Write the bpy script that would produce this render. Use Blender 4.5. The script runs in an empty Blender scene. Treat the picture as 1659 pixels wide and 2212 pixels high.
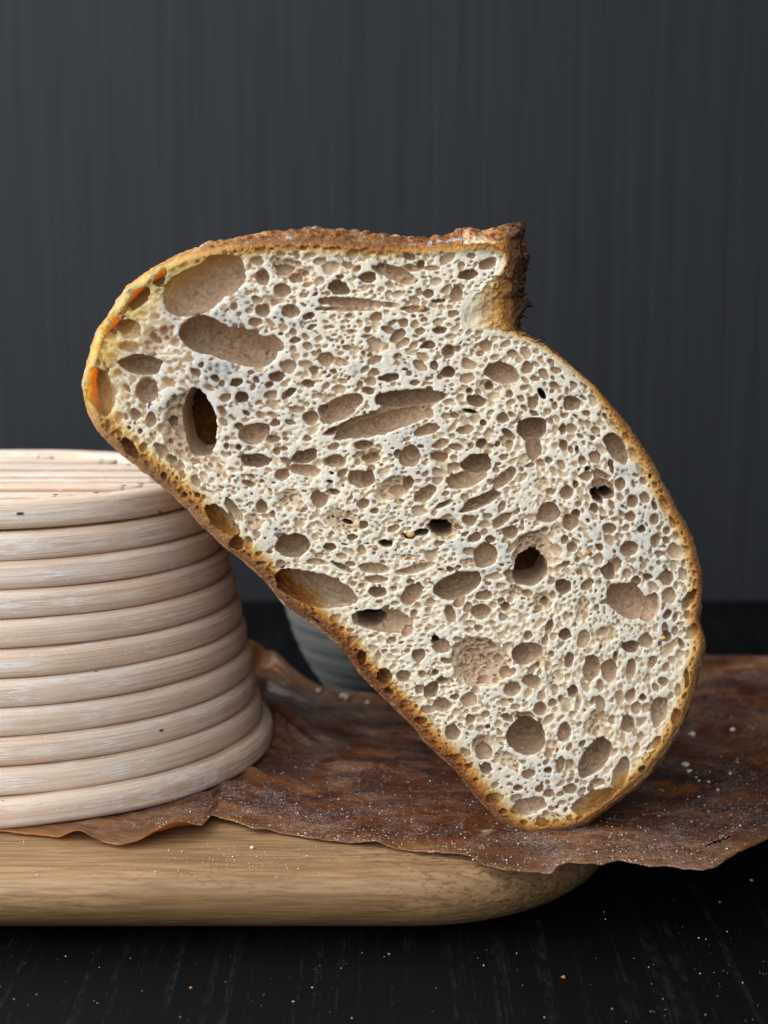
import bpy, math, random
import numpy as np
from mathutils import Vector

# ------------------------------------------------------------------ camera, light, exposure
SC = bpy.context.scene
COL = SC.collection
random.seed(7)
RNG = np.random.default_rng(11)

CAM = np.array([0.0, -0.433, 0.150])          # metres; board top is z = 0, the cut face of the bread y = 0
PITCH = math.radians(8.58)
LENS = 81.37
F_PX, CX, CY = 3750.0, 829.5, 1106.0          # the photograph measured on a 1659 x 2212 grid

cam_data = bpy.data.cameras.new('camera')
cam = bpy.data.objects.new('camera', cam_data)
COL.objects.link(cam)
cam.location = CAM
cam.rotation_euler = (math.pi / 2 - PITCH, 0, 0)
cam_data.sensor_fit = 'HORIZONTAL'
cam_data.sensor_width = 36.0
cam_data.lens = LENS
cam_data.clip_start = 0.01
cam_data.clip_end = 20.0
cam_data.dof.use_dof = True
cam_data.dof.focus_distance = 0.447
cam_data.dof.aperture_fstop = 20.0
SC.camera = cam

world = bpy.data.worlds.new('World')
SC.world = world
world.use_nodes = True
bg = world.node_tree.nodes['Background']
bg.inputs[0].default_value = (0.80, 0.90, 1.0, 1)
bg.inputs[1].default_value = 0.07


def area(name, loc, target, sx, sy, power, color):
    d = bpy.data.lights.new(name, 'AREA')
    d.shape = 'RECTANGLE'
    d.size, d.size_y = sx, sy
    d.energy = power
    d.color = color
    o = bpy.data.objects.new(name, d)
    COL.objects.link(o)
    o.location = loc
    v = Vector(target) - Vector(loc)
    o.rotation_euler = v.to_track_quat('-Z', 'Y').to_euler()
    return o


area('window_light', (-0.80, 0.12, 0.50), (0.0, 0.03, 0.06), 1.4, 0.95, 24.0, (0.95, 0.975, 1.0))
area('room_light', (-0.35, -1.05, 0.70), (0.0, 0.0, 0.05), 1.5, 1.2, 19.0, (0.95, 0.975, 1.0))

SC.render.engine = 'CYCLES'
SC.cycles.use_denoising = True
SC.cycles.max_bounces = 10
SC.cycles.diffuse_bounces = 6
SC.cycles.transmission_bounces = 6
SC.view_settings.view_transform = 'Standard'
SC.view_settings.look = 'None'
SC.view_settings.gamma = 1.0
SC.view_settings.exposure = 0.10
SC.view_settings.use_curve_mapping = False

# ------------------------------------------------------------------ measuring helpers
CP, SP = math.cos(PITCH), math.sin(PITCH)


def ray(px, py):
    u, v = (px - CX) / F_PX, (py - CY) / F_PX
    return np.array([u, CP - v * SP, -SP - v * CP])


def on_y(px, py, y=0.0):
    r = ray(px, py)
    t = (y - CAM[1]) / r[1]
    return CAM + t * r


def on_z(px, py, z=0.0):
    r = ray(px, py)
    t = (z - CAM[2]) / r[2]
    return CAM + t * r


# ------------------------------------------------------------------ object helpers
def tag(o, label=None, cat=None, group=None, kind=None):
    if label: o['label'] = label
    if cat: o['category'] = cat
    if group: o['group'] = group
    if kind: o['kind'] = kind
    return o


def empty(name, loc=(0, 0, 0)):
    o = bpy.data.objects.new(name, None)
    o.location = loc
    o.empty_display_size = 0.02
    COL.objects.link(o)
    return o


def link(name, me, mat=None, parent=None):
    o = bpy.data.objects.new(name, me)
    COL.objects.link(o)
    if mat: me.materials.append(mat)
    if parent:
        o.parent = parent
        o.matrix_parent_inverse = parent.matrix_basis.inverted()
    return o


def mesh_np(name, V, Q, smooth=True):
    """V (n,3), Q (m,4) or (m,3) index arrays."""
    V = np.asarray(V, np.float32)
    Q = np.asarray(Q, np.int32)
    me = bpy.data.meshes.new(name)
    me.vertices.add(len(V))
    me.vertices.foreach_set('co', V.ravel())
    k = Q.shape[1]
    me.loops.add(Q.size)
    me.loops.foreach_set('vertex_index', Q.ravel())
    me.polygons.add(len(Q))
    me.polygons.foreach_set('loop_start', np.arange(0, Q.size, k, dtype=np.int32))
    me.polygons.foreach_set('use_smooth', np.full(len(Q), smooth))
    me.update(calc_edges=True)
    return me


def fattr(me, name, vals):
    a = me.attributes.new(name, 'FLOAT', 'POINT')
    a.data.foreach_set('value', np.asarray(vals, np.float32))


def vattr(me, name, vals):
    a = me.attributes.new(name, 'FLOAT_VECTOR', 'POINT')
    a.data.foreach_set('vector', np.asarray(vals, np.float32).ravel())


def grid_quads(nu, nv, wrap_u=False, wrap_v=False):
    i = np.arange(nu if wrap_u else nu - 1)
    j = np.arange(nv if wrap_v else nv - 1)
    I, J = np.meshgrid(i, j, indexing='ij')
    I2, J2 = (I + 1) % nu, (J + 1) % nv
    return np.stack([I * nv + J, I2 * nv + J, I2 * nv + J2, I * nv + J2], -1).reshape(-1, 4)


# ------------------------------------------------------------------ material helpers
class NT:
    def __init__(self, name):
        self.m = bpy.data.materials.new(name)
        self.m.use_nodes = True
        self.t = self.m.node_tree
        self.b = self.t.nodes['Principled BSDF']
        self.out = self.t.nodes['Material Output']

    def n(self, typ, **kw):
        nd = self.t.nodes.new(typ)
        for k, v in kw.items():
            if k.startswith('i_'):
                nd.inputs[k[2:].replace('_', ' ')].default_value = v
            elif k.startswith('x_'):
                nd.inputs[int(k[2:])].default_value = v
            else:
                setattr(nd, k, v)
        return nd

    def l(self, a, b):
        self.t.links.new(a, b)

    def set(self, **kw):
        for k, v in kw.items():
            self.b.inputs[k.replace('_', ' ')].default_value = v

    def coords(self, scale=(1, 1, 1), rot=(0, 0, 0), src='obj', attr=None):
        if src == 'obj':
            s = self.n('ShaderNodeTexCoord').outputs['Object']
        elif src == 'geo':
            s = self.n('ShaderNodeNewGeometry').outputs['Position']
        else:
            s = self.n('ShaderNodeAttribute', attribute_name=attr).outputs['Vector']
        mp = self.n('ShaderNodeMapping')
        mp.inputs['Scale'].default_value = scale
        mp.inputs['Rotation'].default_value = rot
        self.l(s, mp.inputs['Vector'])
        return mp.outputs['Vector']

    def noise(self, vec, scale, detail=4, rough=0.55, dist=0.0):
        nd = self.n('ShaderNodeTexNoise', i_Scale=scale, i_Detail=detail, i_Roughness=rough, i_Distortion=dist)
        self.l(vec, nd.inputs['Vector'])
        return nd.outputs['Fac']

    def ramp(self, fac, stops, interp='LINEAR'):
        r = self.n('ShaderNodeValToRGB')
        cr = r.color_ramp
        cr.interpolation = interp
        while len(cr.elements) < len(stops):
            cr.elements.new(0.5)
        for e, (p, c) in zip(cr.elements, stops):
            e.position = p
            e.color = (c, c, c, 1) if isinstance(c, (int, float)) else (*c, 1)
        self.l(fac, r.inputs['Fac'])
        return r.outputs['Color']

    def mix(self, fac, a, b, mode='MIX'):
        nd = self.n('ShaderNodeMix', data_type='RGBA', blend_type=mode)
        for sock, v in ((nd.inputs[0], fac), (nd.inputs[6], a), (nd.inputs[7], b)):
            if hasattr(v, 'links'):
                self.l(v, sock)
            else:
                sock.default_value = v if isinstance(v, (int, float)) else (*v, 1)
        return nd.outputs[2]

    def math(self, op, a, b=0.0, clamp=False):
        nd = self.n('ShaderNodeMath', operation=op, use_clamp=clamp)
        for sock, v in ((nd.inputs[0], a), (nd.inputs[1], b)):
            if hasattr(v, 'links'):
                self.l(v, sock)
            else:
                sock.default_value = v
        return nd.outputs[0]

    def bump(self, h, strength, dist, prev=None):
        nd = self.n('ShaderNodeBump', i_Strength=strength, i_Distance=dist)
        self.l(h, nd.inputs['Height'])
        if prev is not None:
            self.l(prev, nd.inputs['Normal'])
        return nd.outputs['Normal']

    def base(self, c):
        self.l(c, self.b.inputs['Base Color'])

    def normal(self, nrm):
        self.l(nrm, self.b.inputs['Normal'])


# ------------------------------------------------------------------ numpy noise
def lerp_matrix(n_out, n_in, smooth=True):
    t = np.linspace(0, n_in - 1.001, n_out)
    i = t.astype(int)
    f = t - i
    if smooth:
        f = f * f * (3 - 2 * f)
    M = np.zeros((n_out, n_in), np.float32)
    M[np.arange(n_out), i] = 1 - f
    M[np.arange(n_out), i + 1] = f
    return M


def vnoise3(shape, cells, rng):
    c = [max(3, int(x) + 2) for x in cells]
    g = rng.uniform(-1, 1, c).astype(np.float32)
    g = np.tensordot(lerp_matrix(shape[0], c[0]), g, (1, 0))
    g = np.einsum('ab,xbc->xac', lerp_matrix(shape[1], c[1]), g, optimize=True)
    return g @ lerp_matrix(shape[2], c[2]).T


def vnoise2(shape, cells, rng):
    c = [max(3, int(x) + 2) for x in cells]
    g = rng.uniform(-1, 1, c).astype(np.float32)
    return lerp_matrix(shape[0], c[0]) @ g @ lerp_matrix(shape[1], c[1]).T


def fbm2(shape, cells, rng, octv=4, gain=0.5):
    out = np.zeros(shape, np.float32)
    a = 1.0
    for k in range(octv):
        out += a * vnoise2(shape, (cells[0] * 2 ** k, cells[1] * 2 ** k), rng)
        a *= gain
    return out


# ================================================================== SETTING
TABLE_Z = -0.022
WALL_Y = 0.412


def mat_table():
    m = NT('black_stained_wood')
    v = m.coords((260, 5.0, 260), (0, 0, math.radians(-7)))
    g = m.noise(v, 1.0, 3, 0.6, 0.3)
    v2 = m.coords((900, 16, 900), (0, 0, math.radians(-7)))
    f = m.noise(v2, 1.0, 3, 0.6)
    brk = m.noise(m.coords((420, 150, 420)), 1.0, 3, 0.7)
    line = m.math('MULTIPLY', m.ramp(m.math('MULTIPLY', g, m.math('ADD', f, 0.35)), [(0.43, 0.0), (0.58, 1.0)]), m.ramp(brk, [(0.42, 0.0), (0.62, 1.0)]))
    c = m.mix(line, (0.0020, 0.0021, 0.0024), (0.0125, 0.0128, 0.0140))
    v3 = m.coords((9, 9, 9))
    c = m.mix(m.ramp(m.noise(v3, 1.0, 3), [(0.45, 0.0), (0.75, 0.5)]), c, (0.0050, 0.0050, 0.0056))
    m.base(c)
    m.set(Roughness=0.62)
    m.b.inputs['Specular IOR Level'].default_value = 0.10
    m.normal(m.bump(line, 0.5, 0.0004))
    return m.m


def mat_wall():
    m = NT('dark_grey_grained_panel')
    v = m.coords((70, 1, 2.6))
    a = m.noise(v, 1.0, 4, 0.6, 0.4)
    v2 = m.coords((520, 1, 7))
    b = m.noise(v2, 1.0, 3, 0.6)
    c = m.mix(m.ramp(a, [(0.3, 0.0), (0.7, 1.0)]), (0.0168, 0.0188, 0.0212), (0.0205, 0.0228, 0.0256))
    c = m.mix(m.ramp(b, [(0.38, 0.0), (0.68, 0.75)]), c, (0.0088, 0.0101, 0.0118))
    m.base(c)
    m.set(Roughness=0.7)
    m.b.inputs['Specular IOR Level'].default_value = 0.25
    m.normal(m.bump(b, 0.25, 0.0006))
    return m.m


def box_mesh(name, x0, x1, y0, y1, z0, z1):
    V = [(x, y, z) for x in (x0, x1) for y in (y0, y1) for z in (z0, z1)]
    Q = [(0, 1, 3, 2), (4, 6, 7, 5), (0, 4, 5, 1), (2, 3, 7, 6), (0, 2, 6, 4), (1, 5, 7, 3)]
    return mesh_np(name, V, Q, smooth=False)


t = link('table', box_mesh('table', -0.9, 0.9, -0.42, WALL_Y, TABLE_Z - 0.03, TABLE_Z), mat_table())
tag(t, 'black stained wooden table top with fine open grain under the board', 'table', kind='structure')
w = link('wall', box_mesh('wall', -1.2, 1.2, WALL_Y + 0.002, WALL_Y + 0.03, TABLE_Z - 0.03, 0.9), mat_wall())
tag(w, 'dark slate grey wall panel with faint vertical grain', 'wall', kind='structure')


# ================================================================== CUTTING BOARD
def mat_board():
    m = NT('acacia_board_wood')
    v = m.coords((9, 70, 70), (0, math.radians(-3), math.radians(3)))
    a = m.noise(v, 1.0, 5, 0.6, 0.5)
    v2 = m.coords((70, 900, 900), (0, math.radians(-3), math.radians(3)))
    b = m.noise(v2, 1.0, 3, 0.55, 0.2)
    v3 = m.coords((430, 1250, 1250), (0, math.radians(-7), math.radians(8)))
    p = m.noise(v3, 1.0, 2, 0.5)
    big = m.noise(m.coords((16, 34, 60)), 1.0, 2)
    c = m.ramp(a, [(0.28, (0.26, 0.145, 0.062)), (0.5, (0.37, 0.222, 0.108)), (0.72, (0.46, 0.30, 0.160))])
    c = m.mix(m.ramp(b, [(0.40, 0.0), (0.62, 0.65)]), c, (0.17, 0.092, 0.043))
    sx = m.n('ShaderNodeSeparateXYZ')
    m.l(m.n('ShaderNodeTexCoord').outputs['Object'], sx.inputs[0])
    turned = m.math('MULTIPLY', m.math('ADD', sx.outputs[0], 0.02), 18.0, clamp=True)
    pores = m.math('MULTIPLY', m.ramp(p, [(0.54, 0.0), (0.62, 1.0)]), m.math('ADD', m.math('MULTIPLY', turned, 0.62), m.ramp(big, [(0.45, 0.0), (0.65, 0.35)]), clamp=True))
    c = m.mix(pores, c, (0.065, 0.036, 0.02))
    m.base(c)
    m.set(Roughness=0.5)
    m.b.inputs['Specular IOR Level'].default_value = 0.35
    m.normal(m.bump(m.math('SUBTRACT', b, pores), 0.25, 0.0005))
    return m.m


def build_board():
    x0, x1, y0, y1 = -0.26, 0.0630, -0.0272, 0.150
    R = 0.055
    T = -TABLE_Z
    # plan outline, rounded corners
    pts = []
    for cx, cy, a0 in ((x1 - R, y0 + R, -90), (x1 - R, y1 - R, 0), (x0 + R, y1 - R, 90), (x0 + R, y0 + R, 180)):
        for k in range(25):
            a = math.radians(a0 + 90 * k / 24)
            # squarer than a circle towards the long side
            pts.append((cx + R * math.cos(a), cy + R * math.sin(a), math.cos(a), math.sin(a)))
    # long straight front: add points
    P = np.array(pts)
    # edge profile (inset, z): worn soft top edge, deeper undercut below
    prof = [(0.0300, 0.0), (0.0150, -0.00005), (0.0080, -0.0003), (0.0050, -0.0008), (0.0030, -0.0016), (0.0014, -0.0029),
            (0.0004, -0.0048), (0.0, -0.0070), (0.0010, -0.0102), (0.0035, -0.0136), (0.0075, -0.0166), (0.0130, -0.0192),
            (0.0200, -0.0215), (0.03, -0.0220)]
    prof = np.array(prof)
    n, k = len(P), len(prof)
    V = np.zeros((n, k, 3))
    for j, (ins, z) in enumerate(prof):
        V[:, j, 0] = P[:, 0] - P[:, 2] * ins
        V[:, j, 1] = P[:, 1] - P[:, 3] * ins
        V[:, j, 2] = z
    V = V.reshape(-1, 3)
    Q = grid_quads(n, k, wrap_u=True)[:, ::-1]
    me = mesh_np('cutting_board', V, Q)
    import bmesh
    bm = bmesh.new(); bm.from_mesh(me)
    bm.verts.ensure_lookup_table()
    bm.faces.new([bm.verts[i * k] for i in range(n)])
    bm.faces.new([bm.verts[i * k + k - 1] for i in range(n)][::-1])
    bmesh.ops.recalc_face_normals(bm, faces=bm.faces[:])
    for f in bm.faces: f.smooth = len(f.verts) < 10
    bm.to_mesh(me); bm.free()
    o = link('cutting_board', me, mat_board())
    tag(o, 'thick brown wooden cutting board with rounded corner under the paper', 'cutting board')


build_board()


# ================================================================== BAKING PAPER
def mat_paper():
    m = NT('browned_baking_paper')
    v = m.coords((30, 75, 60), (0, 0, math.radians(6)))
    a = m.noise(v, 1.0, 5, 0.6, 0.8)
    v2 = m.coords((160, 620, 300), (0, 0, math.radians(8)))
    b = m.noise(v2, 1.0, 4, 0.6, 0.5)
    c = m.ramp(a, [(0.30, (0.036, 0.0090, 0.0050)), (0.47, (0.120, 0.033, 0.0115)), (0.60, (0.23, 0.080, 0.022)), (0.74, (0.38, 0.19, 0.070))])
    c = m.mix(m.math('MULTIPLY', b, 0.5), c, (0.030, 0.0095, 0.0055))
    # amber of light shining through, painted along the paper's edges and raised flap
    edge = m.n('ShaderNodeAttribute', attribute_name='edge').outputs['Fac']
    c = m.mix(m.math('MULTIPLY', edge, 0.8), c, (0.50, 0.22, 0.045))
    # flour film
    v4 = m.coords((1, 1, 1))
    fl = m.noise(v4, 38, 6, 0.7, 1.2)
    fl2 = m.noise(m.coords((300, 900, 500)), 1.0, 3, 0.7)
    flour = m.math('MULTIPLY', m.ramp(fl, [(0.50, 0.0), (0.68, 1.0)]), m.ramp(fl2, [(0.44, 0.0), (0.66, 1.0)]))
    sp = m.noise(v4, 2600, 1, 0.5)
    specks = m.math('MULTIPLY', m.ramp(sp, [(0.56, 0.0), (0.63, 0.8)]), m.ramp(fl, [(0.40, 0.05), (0.58, 1.0)]))
    flour = m.math('MAXIMUM', m.math('MULTIPLY', flour, 0.40), m.math('MULTIPLY', specks, 0.8))
    c = m.mix(flour, c, (0.48, 0.44, 0.42))
    pale = m.noise(v4, 60, 3, 0.6, 0.5)
    c = m.mix(m.ramp(pale, [(0.68, 0.0), (0.76, 0.55)]), c, (0.42, 0.34, 0.20))
    m.base(c)
    m.set(Roughness=0.30)
    m.b.inputs['Specular IOR Level'].default_value = 0.5
    w3 = m.noise(m.coords((330, 1500, 600), (0, 0, math.radians(10))), 1.0, 4, 0.65, 0.8)
    m.normal(m.bump(w3, 0.35, 0.0004, m.bump(b, 0.45, 0.0010, m.bump(a, 0.5, 0.002))))
    tr = m.n('ShaderNodeBsdfTranslucent')
    tr.inputs['Color'].default_value = (0.60, 0.22, 0.035, 1)
    mx = m.n('ShaderNodeMixShader')
    m.l(m.math('ADD', m.math('MULTIPLY', edge, 0.40), 0.12), mx.inputs[0])
    m.l(m.b.outputs[0], mx.inputs[1]); m.l(tr.outputs[0], mx.inputs[2]); m.l(mx.outputs[0], m.out.inputs['Surface'])
    return m.m


def paper_height(x, y):
    return 0.0


FRONT = [(0, 1795), (60, 1802), (110, 1806), (150, 1811), (210, 1822), (260, 1829), (310, 1826), (360, 1819), (405, 1808), (436, 1800), (449, 1783),
         (457, 1773), (480, 1776), (520, 1785), (548, 1797), (575, 1795), (610, 1799), (680, 1812), (740, 1818), (800, 1826), (860, 1833), (925, 1840),
         (985, 1850), (1020, 1857), (1050, 1871), (1090, 1881), (1140, 1887), (1194, 1893), (1202, 1876), (1228, 1868), (1262, 1872), (1300, 1874),
         (1335, 1865), (1370, 1872), (1405, 1874), (1440, 1870), (1480, 1877), (1520, 1876), (1552, 1866), (1585, 1843), (1615, 1820),
         (1659, 1790), (1740, 1735), (1860, 1650), (1980, 1560)]
PAPER = {}


def build_paper():
    fw = np.array([on_z(px, py, 0.001)[:2] for px, py in FRONT])
    o = np.argsort(fw[:, 0]); fw = fw[o]
    back = np.array([(-0.16, 0.175), (-0.06, 0.186), (-0.040, 0.182), (-0.032, 0.172), (-0.022, 0.150), (-0.010, 0.140), (0.002, 0.133), (0.02, 0.130), (0.05, 0.150),
                     (0.08, 0.165), (0.115, 0.180), (0.14, 0.172), (0.175, 0.160)])
    nx, ny = 360, 170
    xs = np.linspace(-0.105, 0.172, nx)
    yf = np.interp(xs, fw[:, 0], fw[:, 1])
    yb = np.interp(xs, back[:, 0], back[:, 1])
    yf += 0.0003 * vnoise2((nx, 2), (90, 1), RNG)[:, 0] + 0.0002 * vnoise2((nx, 2), (240, 1), RNG)[:, 0]
    yb += 0.0025 * vnoise2((nx, 2), (22, 1), RNG)[:, 0]
    # right end closes in an arc
    v = np.linspace(0, 1, ny)
    X = np.repeat(xs[:, None], ny, 1)
    Y = yf[:, None] * (1 - v) + yb[:, None] * v
    X = X + 0.0016 * vnoise2((nx, ny), (9, 14), RNG) * (X > 0.09)
    # wrinkles: long ridges running mostly left to right
    N1 = fbm2((nx, ny), (7, 22), RNG, 4, 0.5)
    N2 = fbm2((nx, ny), (26, 70), RNG, 3, 0.5)
    ridged = np.clip(1 - np.abs(N2), 0, 1) ** 3
    ss = lambda a, b, x: np.clip((x - a) / (b - a), 0, 1) ** 2 * (3 - 2 * np.clip((x - a) / (b - a), 0, 1))
    free = ss(-0.005, 0.03, Y)
    Z = 0.0008 + 0.0003 * np.maximum(N1, -1) + 0.0005 * ridged + 0.0013 * free * np.maximum(N1 + 0.1, 0)
    # resting flat where basket and bread stand
    # paper behind the basket is pushed up into a crumpled hump that turns up at its back edge
    hump = ss(-0.028, -0.052, X) * ss(0.055, 0.14, Y)
    Z += hump * (0.0010 + 0.004 * N1 + 0.003 * N2)
    flap = ss(-0.025, -0.040, X) * ss(0.140, 0.178, Y)
    Z += flap * 0.004
    lump = np.exp(-(((X + 0.036) / 0.012) ** 2 + ((Y - 0.095) / 0.020) ** 2))
    Z += lump * (0.005 + 0.003 * N2)
    # slight rise of the free edge in front of the cup, soft lift at the far right back corner
    Z += 0.0005 * ss(0.09, 0.135, Y) * ss(-0.02, 0.01, X)
    Z += ss(0.06, 0.12, X) * (0.004 * ss(0.05, 0.18, Y))
    # free overhang to the right of the board sags a little, front right rim curls under
    Z -= ss(0.060, 0.11, X) * 0.0012 * (1 - ss(0.0, 0.08, Y))
    dfront = Y - yf[:, None]
    curl = np.exp(-dfront / 0.004)
    Z -= ss(0.088, 0.103, X) * curl * 0.002
    # front rim lifts off the board in waves
    wave = vnoise2((nx, 2), (26, 1), RNG)[:, 0][:, None]
    Z += np.exp(-dfront / 0.006) * np.clip(wave + 0.15, 0, 1) * 0.0012 * (1 - ss(0.06, 0.09, X))
    f2 = np.exp(-((X + 0.054) / 0.007) ** 2) * np.exp(-dfront / 0.006)
    Z += f2 * 0.0050
    f3 = np.exp(-((X + 0.078) / 0.004) ** 2) * np.exp(-dfront / 0.004)
    Z += f3 * 0.0022
    # flatten below the basket rim
    rb = np.hypot(np.maximum(X + 0.1152, 0), Y - 0.080)
    under = 1 - ss(0.076, 0.083, rb)
    Z = Z * (1 - under) + 0.0006 * under
    # stay above the board
    onb = (X < 0.05) & (Y < 0.15)
    Z = np.where(onb, np.maximum(Z, 0.0004), Z)
    V = np.stack([X, Y, Z], -1).reshape(-1, 3)
    Q = grid_quads(nx, ny)
    # a torn slit near the right rim
    C = V[Q].mean(1)
    s0, s1 = on_z(1512, 1836, 0.0)[:2], on_z(1578, 1810, 0.0)[:2]
    dv = s1 - s0
    tt = ((C[:, :2] - s0) @ dv) / (dv @ dv)
    dist = np.abs((C[:, 0] - s0[0]) * dv[1] - (C[:, 1] - s0[1]) * dv[0]) / np.linalg.norm(dv)
    slit = (tt > 0) & (tt < 1) & (dist < 0.0014 * np.sin(np.pi * np.clip(tt, 0, 1)) * (0.7 + 0.3 * np.sin(tt * 37)))
    Q = Q[~slit]
    me = mesh_np('baking_paper', V, Q)
    dback = yb[:, None] - Y
    e = np.maximum(np.exp(-dfront / 0.008) * ss(-0.035, -0.055, X), np.exp(-dback / 0.006) * ss(0.0, -0.03, X) * 1.0)
    e = np.maximum(e, 0.55 * np.exp(-dfront / 0.0030))
    e = np.maximum(e, flap)
    fattr(me, 'edge', np.clip(e, 0, 1).ravel())
    o = link('baking_paper', me, mat_paper())
    sol = o.modifiers.new('thickness', 'SOLIDIFY')
    sol.thickness = 0.00012
    sol.offset = 0
    tag(o, 'wrinkled dark brown baking paper dusted with flour, spread over the board', 'baking paper')
    PAPER.update(X=X, Y=Y, Z=Z, xs=xs, yf=yf, yb=yb, ny=ny)


def paper_z(x, y):
    xs = PAPER['xs']
    i = int(np.clip(np.searchsorted(xs, x), 0, len(xs) - 1))
    v = (y - PAPER['yf'][i]) / (PAPER['yb'][i] - PAPER['yf'][i])
    j = int(np.clip(v * (PAPER['ny'] - 1), 0, PAPER['ny'] - 1))
    return float(PAPER['Z'][i, j])


build_paper()


# ================================================================== PROOFING BASKET
def mat_cane():
    m = NT('floured_cane')
    uv = m.coords((14, 900, 1), src='attr', attr='cane_uv')
    a = m.noise(uv, 1.0, 3, 0.6, 0.15)
    uv2 = m.coords((40, 2600, 1), src='attr', attr='cane_uv')
    b = m.noise(uv2, 1.0, 3, 0.6)
    c = m.ramp(a, [(0.30, (0.48, 0.32, 0.22)), (0.48, (0.67, 0.51, 0.385)), (0.68, (0.77, 0.635, 0.51))])
    c = m.mix(m.ramp(b, [(0.34, 0.75), (0.46, 0.0)]), c, (0.40, 0.25, 0.16))
    p = m.coords((1, 1, 1), src='geo')
    gap_shade = m.n('ShaderNodeAttribute', attribute_name='gap_shade').outputs['Fac']  # slat edges painted dark as the shade of the gaps between them
    c = m.mix(m.math('MULTIPLY', gap_shade, 0.8), c, (0.30, 0.17, 0.095))
    f1 = m.noise(m.coords((30, 190, 1), src='attr', attr='cane_uv'), 1.0, 5, 0.7, 0.6)
    uv3 = m.coords((180, 1500, 1), src='attr', attr='cane_uv')
    f2 = m.noise(uv3, 1.0, 4, 0.7)
    fl = m.math('MULTIPLY', m.ramp(f1, [(0.48, 0.0), (0.62, 1.0)]), m.ramp(f2, [(0.40, 0.0), (0.58, 1.0)]))
    film = m.ramp(m.noise(m.coords((14, 60, 1), src='attr', attr='cane_uv'), 1.0, 3), [(0.40, 0.0), (0.7, 0.45)])
    c = m.mix(m.math('MULTIPLY', film, m.math('SUBTRACT', 1.0, gap_shade)), c, (0.79, 0.74, 0.66))
    c = m.mix(m.math('MULTIPLY', m.math('MULTIPLY', fl, 0.75), m.math('SUBTRACT', 1.0, m.math('MULTIPLY', gap_shade, 0.7))), c, (0.88, 0.87, 0.86))
    sp = m.ramp(m.noise(p, 1700, 1), [(0.69, 0.0), (0.74, 0.9)])
    c = m.mix(sp, c, (0.80, 0.79, 0.77))
    m.base(c)
    m.set(Roughness=0.72)
    m.b.inputs['Specular IOR Level'].default_value = 0.25
    n1 = m.bump(a, 0.65, 0.00035)
    n2 = m.bump(m.math('ADD', b, m.math('MULTIPLY', fl, 0.9)), 0.6, 0.00022, n1)
    m.normal(n2)
    return m.m


BXC, BYC = -0.1152, 0.080          # centre of the basket's rounded right end
BLEFT = 0.11                       # length of its straight run to the left


def stadium(r, n_arc=150, n_line=24):
    """closed path round the basket at radius r; returns points, tangents in plan, arc length"""
    pts = []
    for k in range(n_arc):
        a = -math.pi / 2 + math.pi * k / (n_arc - 1)
        pts.append((BXC + r * math.cos(a), BYC + r * math.sin(a)))
    for k in range(1, n_line):
        pts.append((BXC - BLEFT * k / n_line, BYC + r))
    for k in range(60):
        a = math.pi / 2 + math.pi * k / 59
        pts.append((BXC - BLEFT + r * math.cos(a), BYC + r * math.sin(a)))
    for k in range(1, n_line):
        pts.append((BXC - BLEFT + BLEFT * k / n_line, BYC - r))
    return np.array(pts)


def sweep_closed(path, zc, rw, rh, seed, wob=0.0, gap=None, sag=None):
    """tube along a closed plan path: rw radial half width, rh half height"""
    n, m = len(path), 28
    rng = np.random.default_rng(seed)
    tan = np.roll(path, -1, 0) - np.roll(path, 1, 0)
    tan /= np.linalg.norm(tan, axis=1)[:, None]
    nor = np.stack([tan[:, 1], -tan[:, 0]], 1)
    L = np.concatenate([[0], np.cumsum(np.linalg.norm(np.diff(path, axis=0), axis=1))])
    w1 = np.interp(np.arange(n), np.linspace(0, n, 15), np.r_[(q := rng.uniform(-1, 1, 14)), q[0]])
    w2 = np.interp(np.arange(n), np.linspace(0, n, 15), np.r_[(q := rng.uniform(-1, 1, 14)), q[0]])
    ph = np.linspace(0, 2 * np.pi, m, endpoint=False)
    e = 0.60
    cs = np.sign(np.cos(ph)) * np.abs(np.cos(ph)) ** e
    sn = np.sign(np.sin(ph)) * np.abs(np.sin(ph)) ** e
    off = (rw * cs)[None, :] + (wob * w1)[:, None]
    z = zc + (rh * sn)[None, :] + (wob * 0.35 * w2)[:, None]
    if sag is not None:
        z = z + sag[:, None]
    V = np.zeros((n, m, 3))
    V[..., 0] = path[:, 0:1] + nor[:, 0:1] * off
    V[..., 1] = path[:, 1:2] + nor[:, 1:2] * off
    V[..., 2] = z
    uv = np.zeros((n, m, 3))
    uv[..., 0] = L[:, None] + seed * 0.73
    # mirrored so that the texture has no seam
    uv[..., 1] = np.abs(ph - np.pi)[None, :] * rw + seed * 0.031
    Q = grid_quads(n, m, True, True)
    return V.reshape(-1, 3), Q, uv.reshape(-1, 3)


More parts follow.
